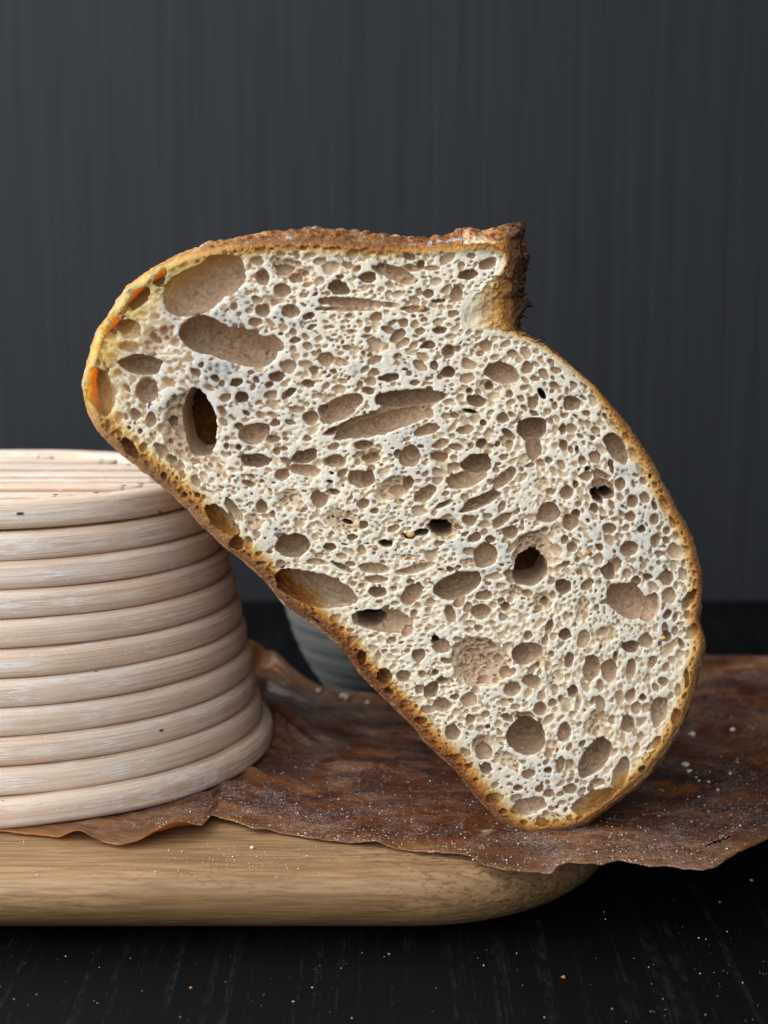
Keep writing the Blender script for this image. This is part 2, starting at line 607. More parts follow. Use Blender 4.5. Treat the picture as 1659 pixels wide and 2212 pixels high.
def build_basket():
    root = empty('proofing_basket', (BXC, BYC, 0.0009))
    tag(root, 'upside-down proofing basket of pale coiled cane dusted with flour', 'basket')
    mat = mat_cane()
    N = 11
    pitch = 0.00752
    R0 = 0.0765
    for k in range(N):
        t = k / (N - 1)
        r = R0 - 0.0018 * min(k, 1) - 0.0140 * t - 0.0022 * t ** 3
        zc = 0.0048 + pitch * k + (0.0006 if k == N - 1 else 0)
        path = stadium(r)
        rh = pitch * 0.505
        sag = None
        if k == 0:
            rh = 0.0040
            # the rim coil hangs away from its neighbour along the straight front
            fx = path[:, 0]
            sag = np.where(path[:, 1] < BYC, -0.0006 * np.clip((-0.085 - fx) / 0.02, 0, 1), 0)
        V, Q, uv = sweep_closed(path, zc, 0.0046 if k else 0.0050, rh, 3 + k, 0.00035, sag=sag)
        me = mesh_np('cane_coil', V, Q)
        vattr(me, 'cane_uv', uv)
        link('cane_coil', me, mat, root)
    ztop = 0.0048 + pitch * (N - 1) + pitch * 0.53
    rin = R0 - 0.0018 - 0.0162 - 0.0050
    # flat bottom: straight slats with rounded ends inside the topmost coil
    wsl = 0.0083
    ns = int(2 * rin / wsl)
    wsl = 2 * rin / ns
    for k in range(ns):
        yy = -rin + wsl * (k + 0.5)
        half = wsl * 0.5
        far = min(rin * 0.999, abs(yy) + half * 0.85)
        xe = math.sqrt(max(rin ** 2 - far ** 2, 0.0)) - 0.0010
        xr = BXC + xe
        xl = BXC - BLEFT - xe
        n, m = 90, 20
        ph = np.linspace(0, 2 * np.pi, m, endpoint=False)
        cs = np.sign(np.cos(ph)) * np.abs(np.cos(ph)) ** 0.9
        sn = np.sign(np.sin(ph)) * np.abs(np.sin(ph)) ** 0.9
        # along-run samples, dense at the rounded ends
        s = np.concatenate([half * (1 - np.cos(np.linspace(0.05, np.pi / 2, 12))), np.linspace(half, (xr - xl) - half, n - 24)[0:],
                            (xr - xl) - half * (1 - np.cos(np.linspace(np.pi / 2, 0.05, 12)))])
        x = xl + s
        ed = np.minimum(s, (xr - xl) - s)
        ww = half * 0.84 * np.sqrt(np.clip(1 - (1 - np.clip(ed / half, 0, 1)) ** 2, 0.0, 1))
        V = np.zeros((len(x), m, 3))
        V[..., 0] = x[:, None]
        V[..., 1] = BYC + yy + ww[:, None] * cs[None, :]
        V[..., 2] = ztop - 0.0028 - 0.0014 * random.random() + 0.0026 * sn[None, :]
        uv = np.zeros_like(V)
        uv[..., 0] = s[:, None] + k * 0.37
        uv[..., 1] = (np.abs(ph - np.pi) * half)[None, :] + k * 0.05
        V = V.reshape(-1, 3)
        Q = grid_quads(len(x), m, False, True)
        me = mesh_np('base_slat', V, Q)
        vattr(me, 'cane_uv', uv.reshape(-1, 3))
        fattr(me, 'gap_shade', np.repeat(np.clip((np.abs(np.cos(ph)) - 0.55) / 0.25, 0, 1)[None, :], len(x), 0).ravel())  # painted gap shade along both slat edges
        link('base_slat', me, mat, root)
    # small steel staples and nail heads
    ms = NT('dull_steel')
    ms.base(ms.ramp(ms.noise(ms.coords(), 900, 2), [(0.3, (0.10, 0.105, 0.115)), (0.7, (0.32, 0.33, 0.35))]))
    ms.set(Roughness=0.4, Metallic=0.9)
    for px, py, wdt, hgt in ((43, 1109, 0.0021, 0.0008), (345, 1106, 0.0007, 0.0009), (207, 1452, 0.0012, 0.0006), (347, 1577, 0.0012, 0.0006), (8, 1731, 0.0012, 0.0007), (241, 1728, 0.001, 0.0005)):
        # walk along the line of sight to the cane surface (height fixes the radius)
        best = None
        for y in np.linspace(-0.02, 0.09, 900):
            p = on_y(px, py, y)
            tt = np.clip((p[2] - 0.0048) / (pitch * (N - 1)), 0, 1)
            kk = tt * (N - 1)
            r = R0 - 0.0018 * min(kk, 1) - 0.0140 * tt - 0.0022 * tt ** 3
            frac = kk - round(kk)
            rr = r + 0.0046 * max(0.0, 1 - min(1.0, abs(frac) / 0.505) ** (2 / 0.6)) ** 0.3
            q = math.hypot(max(p[0] - BXC, 0), p[1] - BYC) - rr
            if q <= 0:
                best = p
                break
        if best is None:
            continue
        ang = math.atan2(best[1] - BYC, max(best[0] - BXC, 0.0))
        nrm = np.array([math.cos(ang), math.sin(ang), 0])
        tn = np.array([-nrm[1], nrm[0], 0])
        V = []
        for sx, sz, sn_ in [(a, b, c) for a in (-1, 1) for b in (-1, 1) for c in (-1, 1)]:
            V.append(best + tn * sx * wdt * 0.5 * (1 - 0.2 * (sn_ > 0)) + np.array([0, 0, sz * hgt * 0.5 * (1 - 0.25 * (sn_ > 0))]) + nrm * (0.00030 * sn_ + 0.0002))
        Q = [(0, 1, 3, 2), (4, 6, 7, 5), (0, 4, 5, 1), (2, 3, 7, 6), (0, 2, 6, 4), (1, 5, 7, 3)]
        link('staple', mesh_np('staple', V, Q, False), ms.m, root)


def build_fibres(root, mat):
    rng = np.random.default_rng(77)
    VV, QQ, UV = [], [], []
    n0 = 0
    for _ in range(70):
        k = rng.integers(0, 11)
        t = k / 10
        r = 0.0765 - 0.0018 * min(k, 1) - 0.0140 * t - 0.0022 * t ** 3 + 0.0047
        a0 = rng.uniform(-1.75, -0.35)
        z = 0.0048 + 0.00752 * k + rng.uniform(-0.003, 0.003)
        Ln, lift, dz = rng.uniform(0.0015, 0.005), rng.uniform(0.0001, 0.0012), rng.normal(0, 0.0012)
        m = 6
        pts = []
        for j in range(m):
            q = j / (m - 1)
            aa = a0 + Ln * q / r
            rr = r + lift * q * q
            x = BXC + rr * math.cos(aa) if math.cos(aa) > 0 else BXC + (aa + math.pi / 2) * r
            y = BYC + rr * math.sin(aa) if math.cos(aa) > 0 else BYC - rr
            pts.append((x, y, z + dz * q * q))
        pts = np.array(pts)
        rad = 0.00004 * np.linspace(1.2, 0.5, m)
        ring = np.stack([np.zeros(3), np.cos([0, 2.1, 4.2]), np.sin([0, 2.1, 4.2])], 1)
        V = pts[:, None, :] + ring[None] * rad[:, None, None] + np.zeros((m, 3, 3))
        VV.append(V.reshape(-1, 3)); QQ.append(grid_quads(m, 3, False, True) + n0); n0 += 3 * m
        UV.append(np.repeat(rng.uniform(0, 1, (1, 3)), 3 * m, 0))
    me = mesh_np('loose_fibres', np.concatenate(VV), np.concatenate(QQ))
    vattr(me, 'cane_uv', np.concatenate(UV))
    o = link('loose_fibres', me, mat, root)
    o['kind'] = 'stuff'


build_basket()
build_fibres(bpy.data.objects['proofing_basket'], bpy.data.materials['floured_cane'])


# ================================================================== CERAMIC CUP
def build_cup():
    cx, cy = 0.0085, 0.222
    prof = [(0.0, 0.0012), (0.020, 0.0010), (0.0245, 0.0), (0.0275, 0.0010), (0.0300, 0.0040), (0.0345, 0.0100), (0.0395, 0.0180), (0.0435, 0.0270), (0.0465, 0.0370),
            (0.0485, 0.0480), (0.0497, 0.0590), (0.0503, 0.0700), (0.0498, 0.0722), (0.0484, 0.0722), (0.0475, 0.0700), (0.0460, 0.0520), (0.0435, 0.0360),
            (0.0390, 0.0220), (0.0310, 0.0100), (0.0200, 0.0055), (0.0, 0.0048)]
    prof = np.array(prof)
    tt = np.linspace(0, len(prof) - 1, 160)
    r = np.interp(tt, range(len(prof)), prof[:, 0])
    z = np.interp(tt, range(len(prof)), prof[:, 1])
    for _ in range(3):
        r[1:-1] = (r[:-2] + 2 * r[1:-1] + r[2:]) / 4
    outer = (tt > 3.5) & (tt < 11)
    r = r + np.where(outer, 0.00026 * np.sin(z * 2 * np.pi / 0.0040 + 1.5 * np.sin(z * 700)), 0)
    n = 96
    a = np.linspace(0, 2 * np.pi, n, endpoint=False)
    V = np.zeros((n, len(r), 3))
    V[..., 0] = r[None, :] * np.cos(a)[:, None]
    V[..., 1] = r[None, :] * np.sin(a)[:, None]
    V[..., 2] = z[None, :]
    me = mesh_np('ceramic_cup', V.reshape(-1, 3), grid_quads(n, len(r), True))
    m = NT('grey_green_glaze')
    v = m.coords((40, 40, 260))
    c = m.ramp(m.noise(v, 1, 4, 0.6), [(0.3, (0.125, 0.133, 0.124)), (0.7, (0.22, 0.23, 0.212))])
    s = m.noise(m.coords(), 210, 2)
    c = m.mix(m.ramp(s, [(0.70, 0.0), (0.76, 0.8)]), c, (0.035, 0.05, 0.042))
    m.base(c)
    m.set(Roughness=0.42)
    m.b.inputs['Specular IOR Level'].default_value = 0.4
    o = link('ceramic_cup', me, m.m)
    o.location = (cx, cy, TABLE_Z + 0.0002)
    tag(o, 'grey-green speckled ceramic cup with fine ridges standing behind the bread', 'cup')


build_cup()

# ================================================================== BREAD
# face outline measured on the photograph, clockwise
FACE = [(181, 823), (190, 788), (198, 759), (211, 719), (237, 684), (269, 634), (308, 602), (357, 572), (406, 551), (455, 539), (504, 529), (562, 524), (620, 520),
        (683, 519), (740, 523), (800, 528), (860, 533), (920, 536), (970, 533), (1010, 527), (1045, 524), (1075, 533), (1093, 552), (1092, 577), (1075, 600), (1052, 620),
        (1033, 640), (1014, 660), (1004, 684), (1016, 702), (1050, 707), (1100, 717), (1150, 735), (1195, 762), (1240, 797), (1275, 827), (1305, 858), (1340, 900),
        (1372, 942), (1402, 985), (1426, 1032), (1452, 1082), (1476, 1125), (1494, 1160), (1505, 1203), (1514, 1239), (1514, 1290), (1510, 1325), (1509, 1338),
        (1515, 1357), (1522, 1386), (1519, 1407), (1511, 1430), (1506, 1453), (1500, 1482), (1492, 1512), (1485, 1533), (1472, 1560), (1448, 1606),
        (1422, 1642), (1389, 1680), (1350, 1714), (1308, 1743), (1270, 1773), (1228, 1790), (1177, 1798), (1156, 1804), (1126, 1797), (1092, 1779),
        (1063, 1752), (1033, 1722), (1004, 1688), (974, 1650), (940, 1621), (915, 1595), (889, 1561), (864, 1536), (822, 1496), (782, 1455), (736, 1396), (703, 1367),
        (671, 1341), (632, 1315), (606, 1295), (580, 1260), (554, 1234), (521, 1204), (485, 1178), (459, 1152), (436, 1133), (414, 1104), (391, 1084),
        (378, 1071), (330, 1030), (282, 993), (247, 963), (214, 928), (194, 889), (183, 849)]
# the loaf a little way behind the cut: crust bulges up, the torn ear stands out to the right
BEHIND_TOP = [(181, 823), (190, 788), (198, 757), (210, 716), (235, 681), (266, 630), (305, 597), (354, 566), (403, 543), (452, 529), (502, 518), (562, 507), (620, 500),
              (683, 494), (740, 499), (800, 506), (860, 512), (920, 516), (965, 512), (995, 499), (1020, 492), (1043, 503), (1075, 494), (1104, 486), (1130, 483),
              (1131, 505), (1126, 525), (1136, 541), (1142, 552), (1137, 575), (1127, 590), (1134, 606), (1127, 630), (1130, 648), (1152, 657), (1133, 667), (1122, 680),
              (1122, 715), (1150, 731), (1195, 759)]
BACK = BEHIND_TOP + FACE[FACE.index((1240, 797)):]
Y_BACK = 0.009


def smooth_closed(P, n):
    P = np.asarray(P, float)
    m = len(P)
    d = np.linalg.norm(np.roll(P, -1, 0) - P, axis=1)
    out = []
    for i in range(m):
        p0, p1, p2, p3 = P[i - 1], P[i], P[(i + 1) % m], P[(i + 2) % m]
        k = max(2, int(n * d[i] / d.sum()))
        for t in np.linspace(0, 1, k, endpoint=False):
            out.append(0.5 * ((2 * p1) + (-p0 + p2) * t + (2 * p0 - 5 * p1 + 4 * p2 - p3) * t * t + (-p0 + 3 * p1 - 3 * p2 + p3) * t ** 3))
    return np.array(out)


def poly_sdf(P, X, Z):
    """signed distance (negative inside) of closed polygon P on grid"""
    gx, gz = X[:, None].astype(np.float32), Z[None, :].astype(np.float32)
    best = np.full((len(X), len(Z)), 1e9, np.float32)
    inside = np.zeros((len(X), len(Z)), bool)
    A, B = P, np.roll(P, -1, 0)
    for (ax, az), (bx, bz) in zip(A, B):
        ex, ez = bx - ax, bz - az
        L2 = ex * ex + ez * ez + 1e-18
        t = np.clip(((gx - ax) * ex + (gz - az) * ez) / L2, 0, 1)
        dx = gx - ax - t * ex
        dz = gz - az - t * ez
        np.minimum(best, dx * dx + dz * dz, out=best)
        if az != bz:
            c = ((az > gz) != (bz > gz)) & (gx < (bx - ax) * (gz - az) / (bz - az) + ax)
            inside ^= c
    d = np.sqrt(best)
    return np.where(inside, -d, d)


# ---- pores read off the photograph: (centre x, y, radius, radius, turn, kind); kinds: s shallow, m middling, d deep, p pit through the crumb
SHEETS = {
    'A': (300, 850, 1.659, [
        (820, 510, 245, 150, -28, 'm'), (985, 410, 150, 125, 0, 'm'), (420, 575, 100, 45, -48, 'g'), (360, 775, 76, 62, 0, 'g'), (562, 455, 42, 26, -30, 'g'),
        (572, 402, 40, 18, -30, 'g'), (360, 890, 80, 36, 0, 'm'), (440, 1010, 138, 66, 8, 'd'), (475, 1180, 72, 85, 0, 'm'), (175, 1190, 78, 165, -12, 'g'),
        (610, 790, 55, 70, 0, 's'), (520, 860, 100, 95, 0, 's'), (880, 820, 185, 120, 12, 'd'), (1090, 890, 265, 112, 12, 'd'), (1310, 870, 75, 48, 10, 'd'),
        (745, 1430, 155, 250, -8, 's'), (900, 1640, 150, 60, 50, 's'), (825, 1400, 112, 220, -3, 'p'), (1110, 1225, 46, 38, 0, 'd'), (1190, 1465, 108, 65, -20, 'm'),
        (1310, 1505, 46, 26, 0, 'd'), (1085, 1555, 20, 20, 0, 'd'), (1245, 430, 46, 50, 0, 'm'), (1245, 650, 50, 40, 0, 'm'), (1290, 590, 60, 48, 0, 's'),
        (1430, 655, 60, 42, 10, 'm'), (1430, 380, 130, 75, 20, 's'), (365, 1565, 80, 36, 56, 'd'), (400, 1340, 34, 42, 0, 'm'), (330, 1190, 44, 72, -10, 's'),
        (268, 1175, 22, 40, -10, 'm'), (432, 1450, 20, 18, 0, 'd'), (525, 1460, 40, 50, -20, 's'), (575, 1580, 62, 34, 48, 'm'), (450, 1560, 24, 30, 0, 'm'), (640, 1640, 42, 30, 30, 'd'),
        (215, 1045, 15, 15, 0, 'd'), (800, 1060, 50, 24, 35, 'm'), (600, 935, 45, 18, 0, 's'), (490, 1290, 10, 18, 0, 'p'), (360, 1430, 20, 14, 30, 'd')]),
    'B': (1200, 850, 1.659, [
        (630, 405, 160, 44, 20, 'm'), (745, 370, 52, 24, 8, 'm'), (260, 500, 72, 44, 18, 'd'), (1115, 412, 68, 32, -12, 'd'), (1245, 340, 58, 35, -20, 'm'),
        (330, 600, 205, 38, 4, 'm'), (300, 640, 185, 17, 0, 'd'), (590, 612, 70, 18, 6, 'm'), (760, 642, 90, 24, 2, 'm'), (920, 586, 42, 16, 0, 'd'), (650, 815, 62, 34, -38, 'm'),
        (685, 865, 46, 26, -25, 'm'), (850, 880, 50, 27, -18, 'd'), (930, 782, 46, 25, -5, 'd'), (500, 910, 90, 34, -30, 's'), (595, 1095, 64, 30, -10, 'd'),
        (500, 978, 50, 24, -20, 'm'), (645, 955, 34, 18, -15, 'm'), (985, 1060, 46, 38, 0, 'd'), (1340, 1065, 112, 68, 12, 'm'), (1225, 1150, 52, 52, 0, 's'),
        (1255, 1150, 30, 30, 0, 'd'), (1172, 1250, 60, 38, 12, 'd'), (860, 1165, 34, 16, 0, 'd'), (1125, 1185, 22, 20, 0, 'd'), (985, 920, 42, 45, 0, 'm'), (1045, 905, 28, 20, 0, 'm'),
        (1180, 910, 80, 40, 0, 's'), (270, 1300, 160, 70, -28, 'm'), (160, 1310, 44, 36, -40, 'd'), (720, 1235, 220, 66, -4, 'd'), (560, 1400, 330, 62, -17, 'd'),
        (360, 1400, 210, 34, -21, 'd'), (840, 1325, 50, 42, 35, 'd'), (500, 1335, 44, 22, 0, 'd'), (700, 1290, 210, 60, -12, 'm'), (850, 1440, 90, 36, -15, 'm'), (1130, 1320, 60, 13, 15, 'p'), (420, 1545, 60, 28, -4, 'd'),
        (70, 1362, 54, 44, 0, 'm'), (1215, 1395, 22, 22, 0, 'd'), (1345, 1365, 40, 36, 0, 'm'), (1550, 1250, 36, 30, 0, 'm'), (300, 360, 60, 30, 0, 's'), (760, 1130, 40, 22, -10, 'm'), (800, 345, 25, 30, 0, 'd'),
        (195, 760, 40, 15, -5, 'm'), (345, 790, 30, 14, -10, 'm'), (440, 820, 34, 12, -10, 'm'), (1200, 540, 40, 25, -40, 's'), (1040, 540, 40, 50, 20, 'm'), (880, 370, 50, 18, 0, 'm')]),
    'C': (1900, 1300, 1.659, [
        (380, 690, 92, 82, 0, 'd'), (388, 800, 52, 92, -8, 'd'), (640, 520, 56, 50, 0, 'm'), (678, 536, 20, 26, 0, 'd'), (740, 585, 28, 20, 20, 'm'), (530, 402, 36, 24, 30, 'm'), (585, 690, 20, 42, 0, 'd'),
        (385, 520, 36, 36, 0, 'm'), (185, 615, 30, 36, 0, 'm'), (940, 820, 118, 56, 58, 'd'), (1040, 860, 60, 28, 62, 'm'), (905, 935, 18, 55, -8, 'd'), (680, 825, 16, 26, -10, 'd'),
        (640, 832, 13, 26, -20, 'd'), (715, 900, 26, 30, 0, 'm'), (490, 900, 26, 25, 0, 'm'), (690, 962, 14, 14, 0, 'p'), (745, 955, 17, 16, 0, 'p'), (840, 1000, 60, 32, 14, 'm'), (850, 1075, 85, 50, 38, 'm'),
        (880, 1122, 48, 36, 15, 'p'), (812, 1140, 62, 30, 52, 'p'), (795, 1215, 26, 30, 0, 'd'), (670, 1060, 22, 25, 0, 'd'), (965, 1055, 34, 46, 0, 'm'), (610, 1115, 42, 45, 0, 'm'), (505, 1110, 32, 24, 0, 'm'),
        (440, 1050, 60, 50, 0, 's'), (740, 1005, 40, 30, 0, 'm'), (490, 1250, 76, 66, 0, 'm'), (670, 1255, 32, 34, -20, 'd'), (635, 1310, 50, 56, 0, 'm'), (550, 1345, 44, 46, 0, 's'), (890, 1350, 46, 38, 0, 'm'),
        (1190, 1290, 30, 40, 0, 'm'), (1105, 1355, 26, 28, 0, 'd'), (1195, 1432, 33, 46, 0, 'm'), (1020, 1482, 60, 50, -20, 'm'), (1030, 1270, 34, 36, 0, 'm'), (1045, 1170, 36, 42, -20, 'm'), (1190, 1200, 18, 32, -20, 'd'),
        (1255, 1190, 25, 62, -24, 's'), (1275, 1365, 22, 25, 0, 'm'), (1335, 1400, 18, 32, -10, 'm'), (1280, 1530, 60, 36, 0, 's'), (450, 460, 20, 50, -38, 'p'), (530, 540, 18, 30, 0, 'm'), (590, 600, 28, 18, 0, 'm'),
        (230, 790, 30, 30, 0, 'm'), (150, 790, 18, 24, 0, 'd'), (45, 790, 40, 32, 0, 'm'), (320, 910, 40, 50, 20, 's'), (230, 460, 26, 22, 0, 'm'), (910, 660, 40, 22, 55, 's'), (1110, 990, 55, 22, 62, 's'), (1310, 1310, 50, 18, 68, 'm'),
        (1210, 930, 14, 30, -15, 'd'), (1090, 920, 25, 40, -25, 's'), (800, 700, 30, 22, 30, 'm'), (700, 740, 24, 16, 30, 'm'), (780, 750, 20, 14, 30, 'd')]),
    'D': (700, 1700, 1.659, [
        (535, 235, 92, 48, 5, 'd'), (650, 95, 40, 21, 0, 'd'), (420, 147, 20, 20, 0, 'd'), (860, 212, 86, 44, -18, 'd'), (740, 240, 38, 22, 20, 'm'), (1065, 240, 72, 43, -6, 'm'),
        (710, 332, 50, 40, -10, 'm'), (860, 300, 110, 38, 8, 'm'), (910, 345, 70, 36, 0, 's'), (490, 390, 44, 18, 22, 'd'), (575, 375, 20, 14, 0, 'm'), (655, 385, 19, 11, 0, 'd'),
        (760, 490, 92, 66, 10, 's'), (960, 495, 58, 50, 35, 'm'), (575, 540, 36, 46, 0, 'm'), (650, 590, 20, 26, 0, 'm'), (520, 640, 62, 50, 55, 's'), (390, 565, 95, 34, 52, 'm'), (312, 630, 150, 58, 42, 'd'),
        (412, 785, 44, 52, 0, 'd'), (490, 780, 30, 46, 0, 'm'), (785, 800, 118, 75, -8, 'd'), (700, 735, 40, 24, 0, 's'), (945, 910, 70, 21, 8, 'm'), (930, 1090, 265, 112, 18, 'd'), (930, 1075, 60, 40, 30, 'd'),
        (1380, 1300, 200, 75, 5, 'm'), (1300, 1295, 98, 62, 10, 'p'), (1545, 1365, 40, 36, -20, 'm'), (1240, 1550, 30, 50, 0, 'd'), (1350, 1530, 20, 20, 0, 'm'), (1425, 1440, 26, 16, 0, 'm'), (1300, 1405, 16, 9, 0, 'd'),
        (1110, 1355, 14, 14, 0, 'd'), (145, 465, 20, 20, 0, 'd'), (65, 465, 18, 18, 0, 'd'), (340, 140, 20, 22, 0, 'm'), (505, 340, 30, 14, 20, 'm'), (880, 90, 30, 18, 0, 'm'), (1050, 150, 40, 22, -10, 'm'), (190, 480, 14, 20, 30, 'm'), (25, 270, 40, 34, 40, 'm')]),
    'G': (900, 2350, 2.074, [
        (1322, 740, 60, 72, -15, 'd'), (1480, 738, 60, 54, 0, 'm'), (1610, 595, 70, 56, 0, 's'), (1515, 530, 26, 20, 0, 'm'), (1275, 570, 24, 36, 0, 'm'), (1385, 440, 36, 25, 0, 'm'),
        (1265, 400, 36, 22, 0, 's'), (1360, 860, 40, 24, 20, 'd'), (1635, 722, 34, 34, 0, 'm'), (1620, 845, 40, 36, 0, 'm'), (970, 345, 20, 18, 0, 'd'), (1590, 990, 20, 18, 0, 'm'), (1470, 1000, 20, 15, 0, 'd'), (760, 285, 44, 16, 35, 'd')]),
    'F': (1300, 1700, 2.074, [
        (320, 165, 74, 33, -3, 'd'), (75, 180, 42, 30, -10, 'm'), (370, 262, 125, 80, -10, 's'), (385, 275, 70, 38, -8, 'd'), (705, 262, 95, 82, -42, 'm'), (700, 255, 30, 38, 0, 'd'), (605, 238, 35, 38, 0, 'm'),
        (300, 445, 110, 72, 0, 'm'), (350, 450, 60, 66, 0, 'd'), (570, 525, 145, 100, -20, 's'), (690, 480, 44, 66, 15, 'd'), (610, 545, 85, 44, -10, 'm'), (830, 572, 100, 58, -32, 'm'), (320, 652, 52, 40, -8, 'm'),
        (620, 637, 44, 24, 0, 'm'), (490, 390, 50, 34, 0, 's'), (410, 715, 40, 26, 0, 'm'), (160, 800, 165, 92, 14, 's'), (195, 810, 46, 24, 15, 'p'), (75, 555, 54, 28, 0, 'd'), (30, 467, 32, 14, 5, 'p'),
        (55, 402, 24, 16, 20, 'p'), (960, 85, 76, 34, 0, 's'), (955, 158, 72, 36, -20, 'm'), (1090, 185, 58, 28, 10, 'm'), (1210, 170, 26, 26, 0, 'm'), (1300, 157, 46, 38, -20, 'd'), (1260, 325, 118, 88, 0, 'd'),
        (1170, 450, 165, 72, -14, 'm'), (1125, 450, 60, 34, 0, 'd'), (1490, 440, 122, 52, -45, 'm'), (1290, 632, 168, 52, -25, 'd'), (985, 658, 74, 22, -25, 'd'), (1200, 790, 62, 46, 22, 'm'), (1465, 790, 96, 42, -40, 'm'),
        (1540, 890, 62, 55, 0, 'm'), (1000, 852, 142, 98, 0, 's'), (960, 855, 100, 70, 15, 'p'), (1240, 935, 58, 40, -10, 'm'), (800, 895, 75, 30, -12, 'p'), (690, 925, 52, 26, 10, 'p'), (500, 985, 60, 30, 8, 'p'),
        (340, 985, 32, 12, -15, 'p'), (165, 990, 34, 11, 8, 'p'), (40, 1012, 54, 35, 0, 'd'), (650, 995, 60, 38, 5, 's'), (570, 860, 52, 28, -22, 'm'), (1330, 1080, 96, 106, 0, 'm'), (1282, 1110, 42, 62, 0, 'd'),
        (1375, 1115, 40, 48, 20, 'd'), (300, 1085, 66, 24, 0, 's'), (640, 1100, 122, 34, 2, 's'), (410, 1190, 135, 42, 4, 'm'), (740, 1197, 155, 34, -14, 'm'), (140, 1180, 92, 24, 28, 'd'), (430, 1280, 92, 34, 0, 'm'),
        (710, 1302, 46, 18, -5, 'd'), (435, 1390, 78, 44, 0, 'd'), (720, 1405, 105, 72, -50, 'm'), (1040, 1197, 33, 25, 0, 'd'), (1110, 1177, 26, 12, 0, 'd'), (1100, 1330, 200, 105, -18, 'd'), (300, 1337, 28, 20, 0, 'm'),
        (570, 1360, 34, 22, 0, 'm'), (580, 1480, 38, 18, 0, 'm'), (880, 1472, 36, 28, 0, 'm'), (1320, 1410, 72, 42, -15, 'm'), (1300, 1552, 70, 68, 0, 'm'), (1500, 1512, 36, 36, 0, 'd'), (1180, 1520, 30, 40, 0, 'm'),
        (1035, 1570, 32, 76, -20, 'm'), (1590, 1385, 58, 68, 0, 's'), (1540, 1282, 40, 30, 20, 'm'), (450, 1470, 32, 16, 0, 'm'), (850, 1535, 30, 25, 0, 's'), (1180, 1140, 50, 42, 0, 's'), (960, 290, 110, 60, 50, 's'), (240, 1320, 28, 22, 0, 'm')]),
    'E': (1600, 2100, 1.276, [
        (840, 75, 21, 21, 0, 'm'), (878, 115, 26, 25, 0, 'm'), (905, 178, 16, 14, 0, 'm'), (1065, 238, 33, 44, -12, 'd'), (1095, 205, 34, 50, 0, 's'), (680, 150, 106, 128, 0, 's'), (665, 225, 86, 90, 0, 'p'), (835, 315, 38, 42, -20, 'd'), (955, 305, 40, 24, -30, 'm'),
        (940, 230, 50, 30, -20, 's'), (1170, 120, 46, 38, 0, 'm'), (1265, 265, 25, 18, 0, 'd'), (1360, 270, 36, 42, 0, 'm'), (1160, 385, 110, 85, 40, 'm'), (1275, 425, 46, 76, 15, 'm'), (540, 418, 23, 22, 0, 'd'),
        (410, 445, 44, 40, 0, 'm'), (258, 455, 30, 44, -15, 'm'), (155, 395, 25, 20, 0, 's'), (350, 425, 20, 26, 0, 'm'), (730, 390, 56, 56, 0, 's'), (740, 392, 22, 24, 0, 'd'), (935, 430, 38, 62, 10, 's'), (1405, 470, 14, 30, 10, 'm'), (1465, 460, 15, 26, 10, 'm'),
        (180, 590, 24, 24, 0, 'p'), (215, 622, 44, 38, 0, 'm'), (40, 545, 32, 24, -40, 'd'), (95, 668, 36, 36, 0, 'm'), (95, 697, 15, 14, 0, 'd'), (180, 755, 20, 18, 0, 'd'), (215, 795, 27, 20, 0, 'd'), (160, 845, 34, 46, 20, 'd'),
        (100, 845, 22, 22, 0, 'm'), (280, 880, 22, 15, 0, 'd'), (215, 920, 44, 36, 0, 'm'), (655, 565, 24, 22, 0, 'm'), (740, 590, 18, 26, 0, 'm'), (845, 560, 34, 30, 0, 'd'), (650, 655, 78, 54, -12, 'm'), (625, 672, 48, 42, 0, 'd'), (725, 690, 48, 56, 0, 's'),
        (705, 720, 15, 14, 0, 'd'), (675, 800, 50, 34, 10, 'm'), (575, 840, 46, 34, -10, 'm'), (865, 692, 22, 43, 0, 'd'), (980, 730, 44, 66, 5, 'm'), (1070, 745, 42, 54, 0, 'm'), (1080, 550, 40, 50, 10, 's'), (1180, 622, 40, 35, 0, 'd'), (1360, 572, 28, 25, 0, 'd'),
        (1180, 735, 25, 55, 5, 'm'), (1100, 672, 12, 26, 0, 'd'), (885, 850, 27, 30, 0, 'd'), (790, 790, 38, 66, 25, 's'), (410, 700, 165, 125, 18, 's'), (715, 940, 34, 36, 0, 'm'), (780, 910, 25, 22, 0, 'm'), (910, 915, 15, 42, 8, 'm'),
        (640, 982, 50, 28, 0, 'm'), (1325, 950, 44, 76, 10, 'm'), (1165, 1020, 34, 50, -10, 'm'), (1010, 1010, 56, 84, 25, 's'), (840, 1062, 34, 54, 0, 'm'), (790, 1130, 30, 45, 0, 's'), (1085, 1000, 18, 30, 0, 'm'),
        (1200, 1060, 15, 25, 0, 'm'), (645, 1085, 98, 95, 0, 'd'), (420, 1120, 52, 56, 0, 's'), (430, 1160, 44, 40, 0, 'm'), (550, 1195, 78, 36, 30, 's'), (992, 1192, 118, 62, -56, 'd'), (1128, 1272, 90, 40, -72, 'm'),
        (440, 1240, 30, 34, 0, 'd'), (655, 1270, 40, 24, -15, 'm'), (755, 1252, 20, 18, 0, 'd'), (1010, 1315, 35, 22, -10, 'm'), (870, 1347, 38, 28, -8, 'm'), (820, 1220, 24, 48, 10, 'm'), (870, 1230, 34, 34, 0, 's'),
        (660, 1435, 96, 44, -18, 'm'), (985, 1410, 122, 50, -26, 'm'), (385, 1300, 15, 9, 0, 'd'), (1240, 1250, 20, 20, 0, 'd'), (1465, 782, 13, 52, -2, 'd'), (270, 1060, 40, 42, 0, 'm'), (360, 990, 25, 24, 0, 'm'), (450, 1030, 15, 14, 0, 'd'),
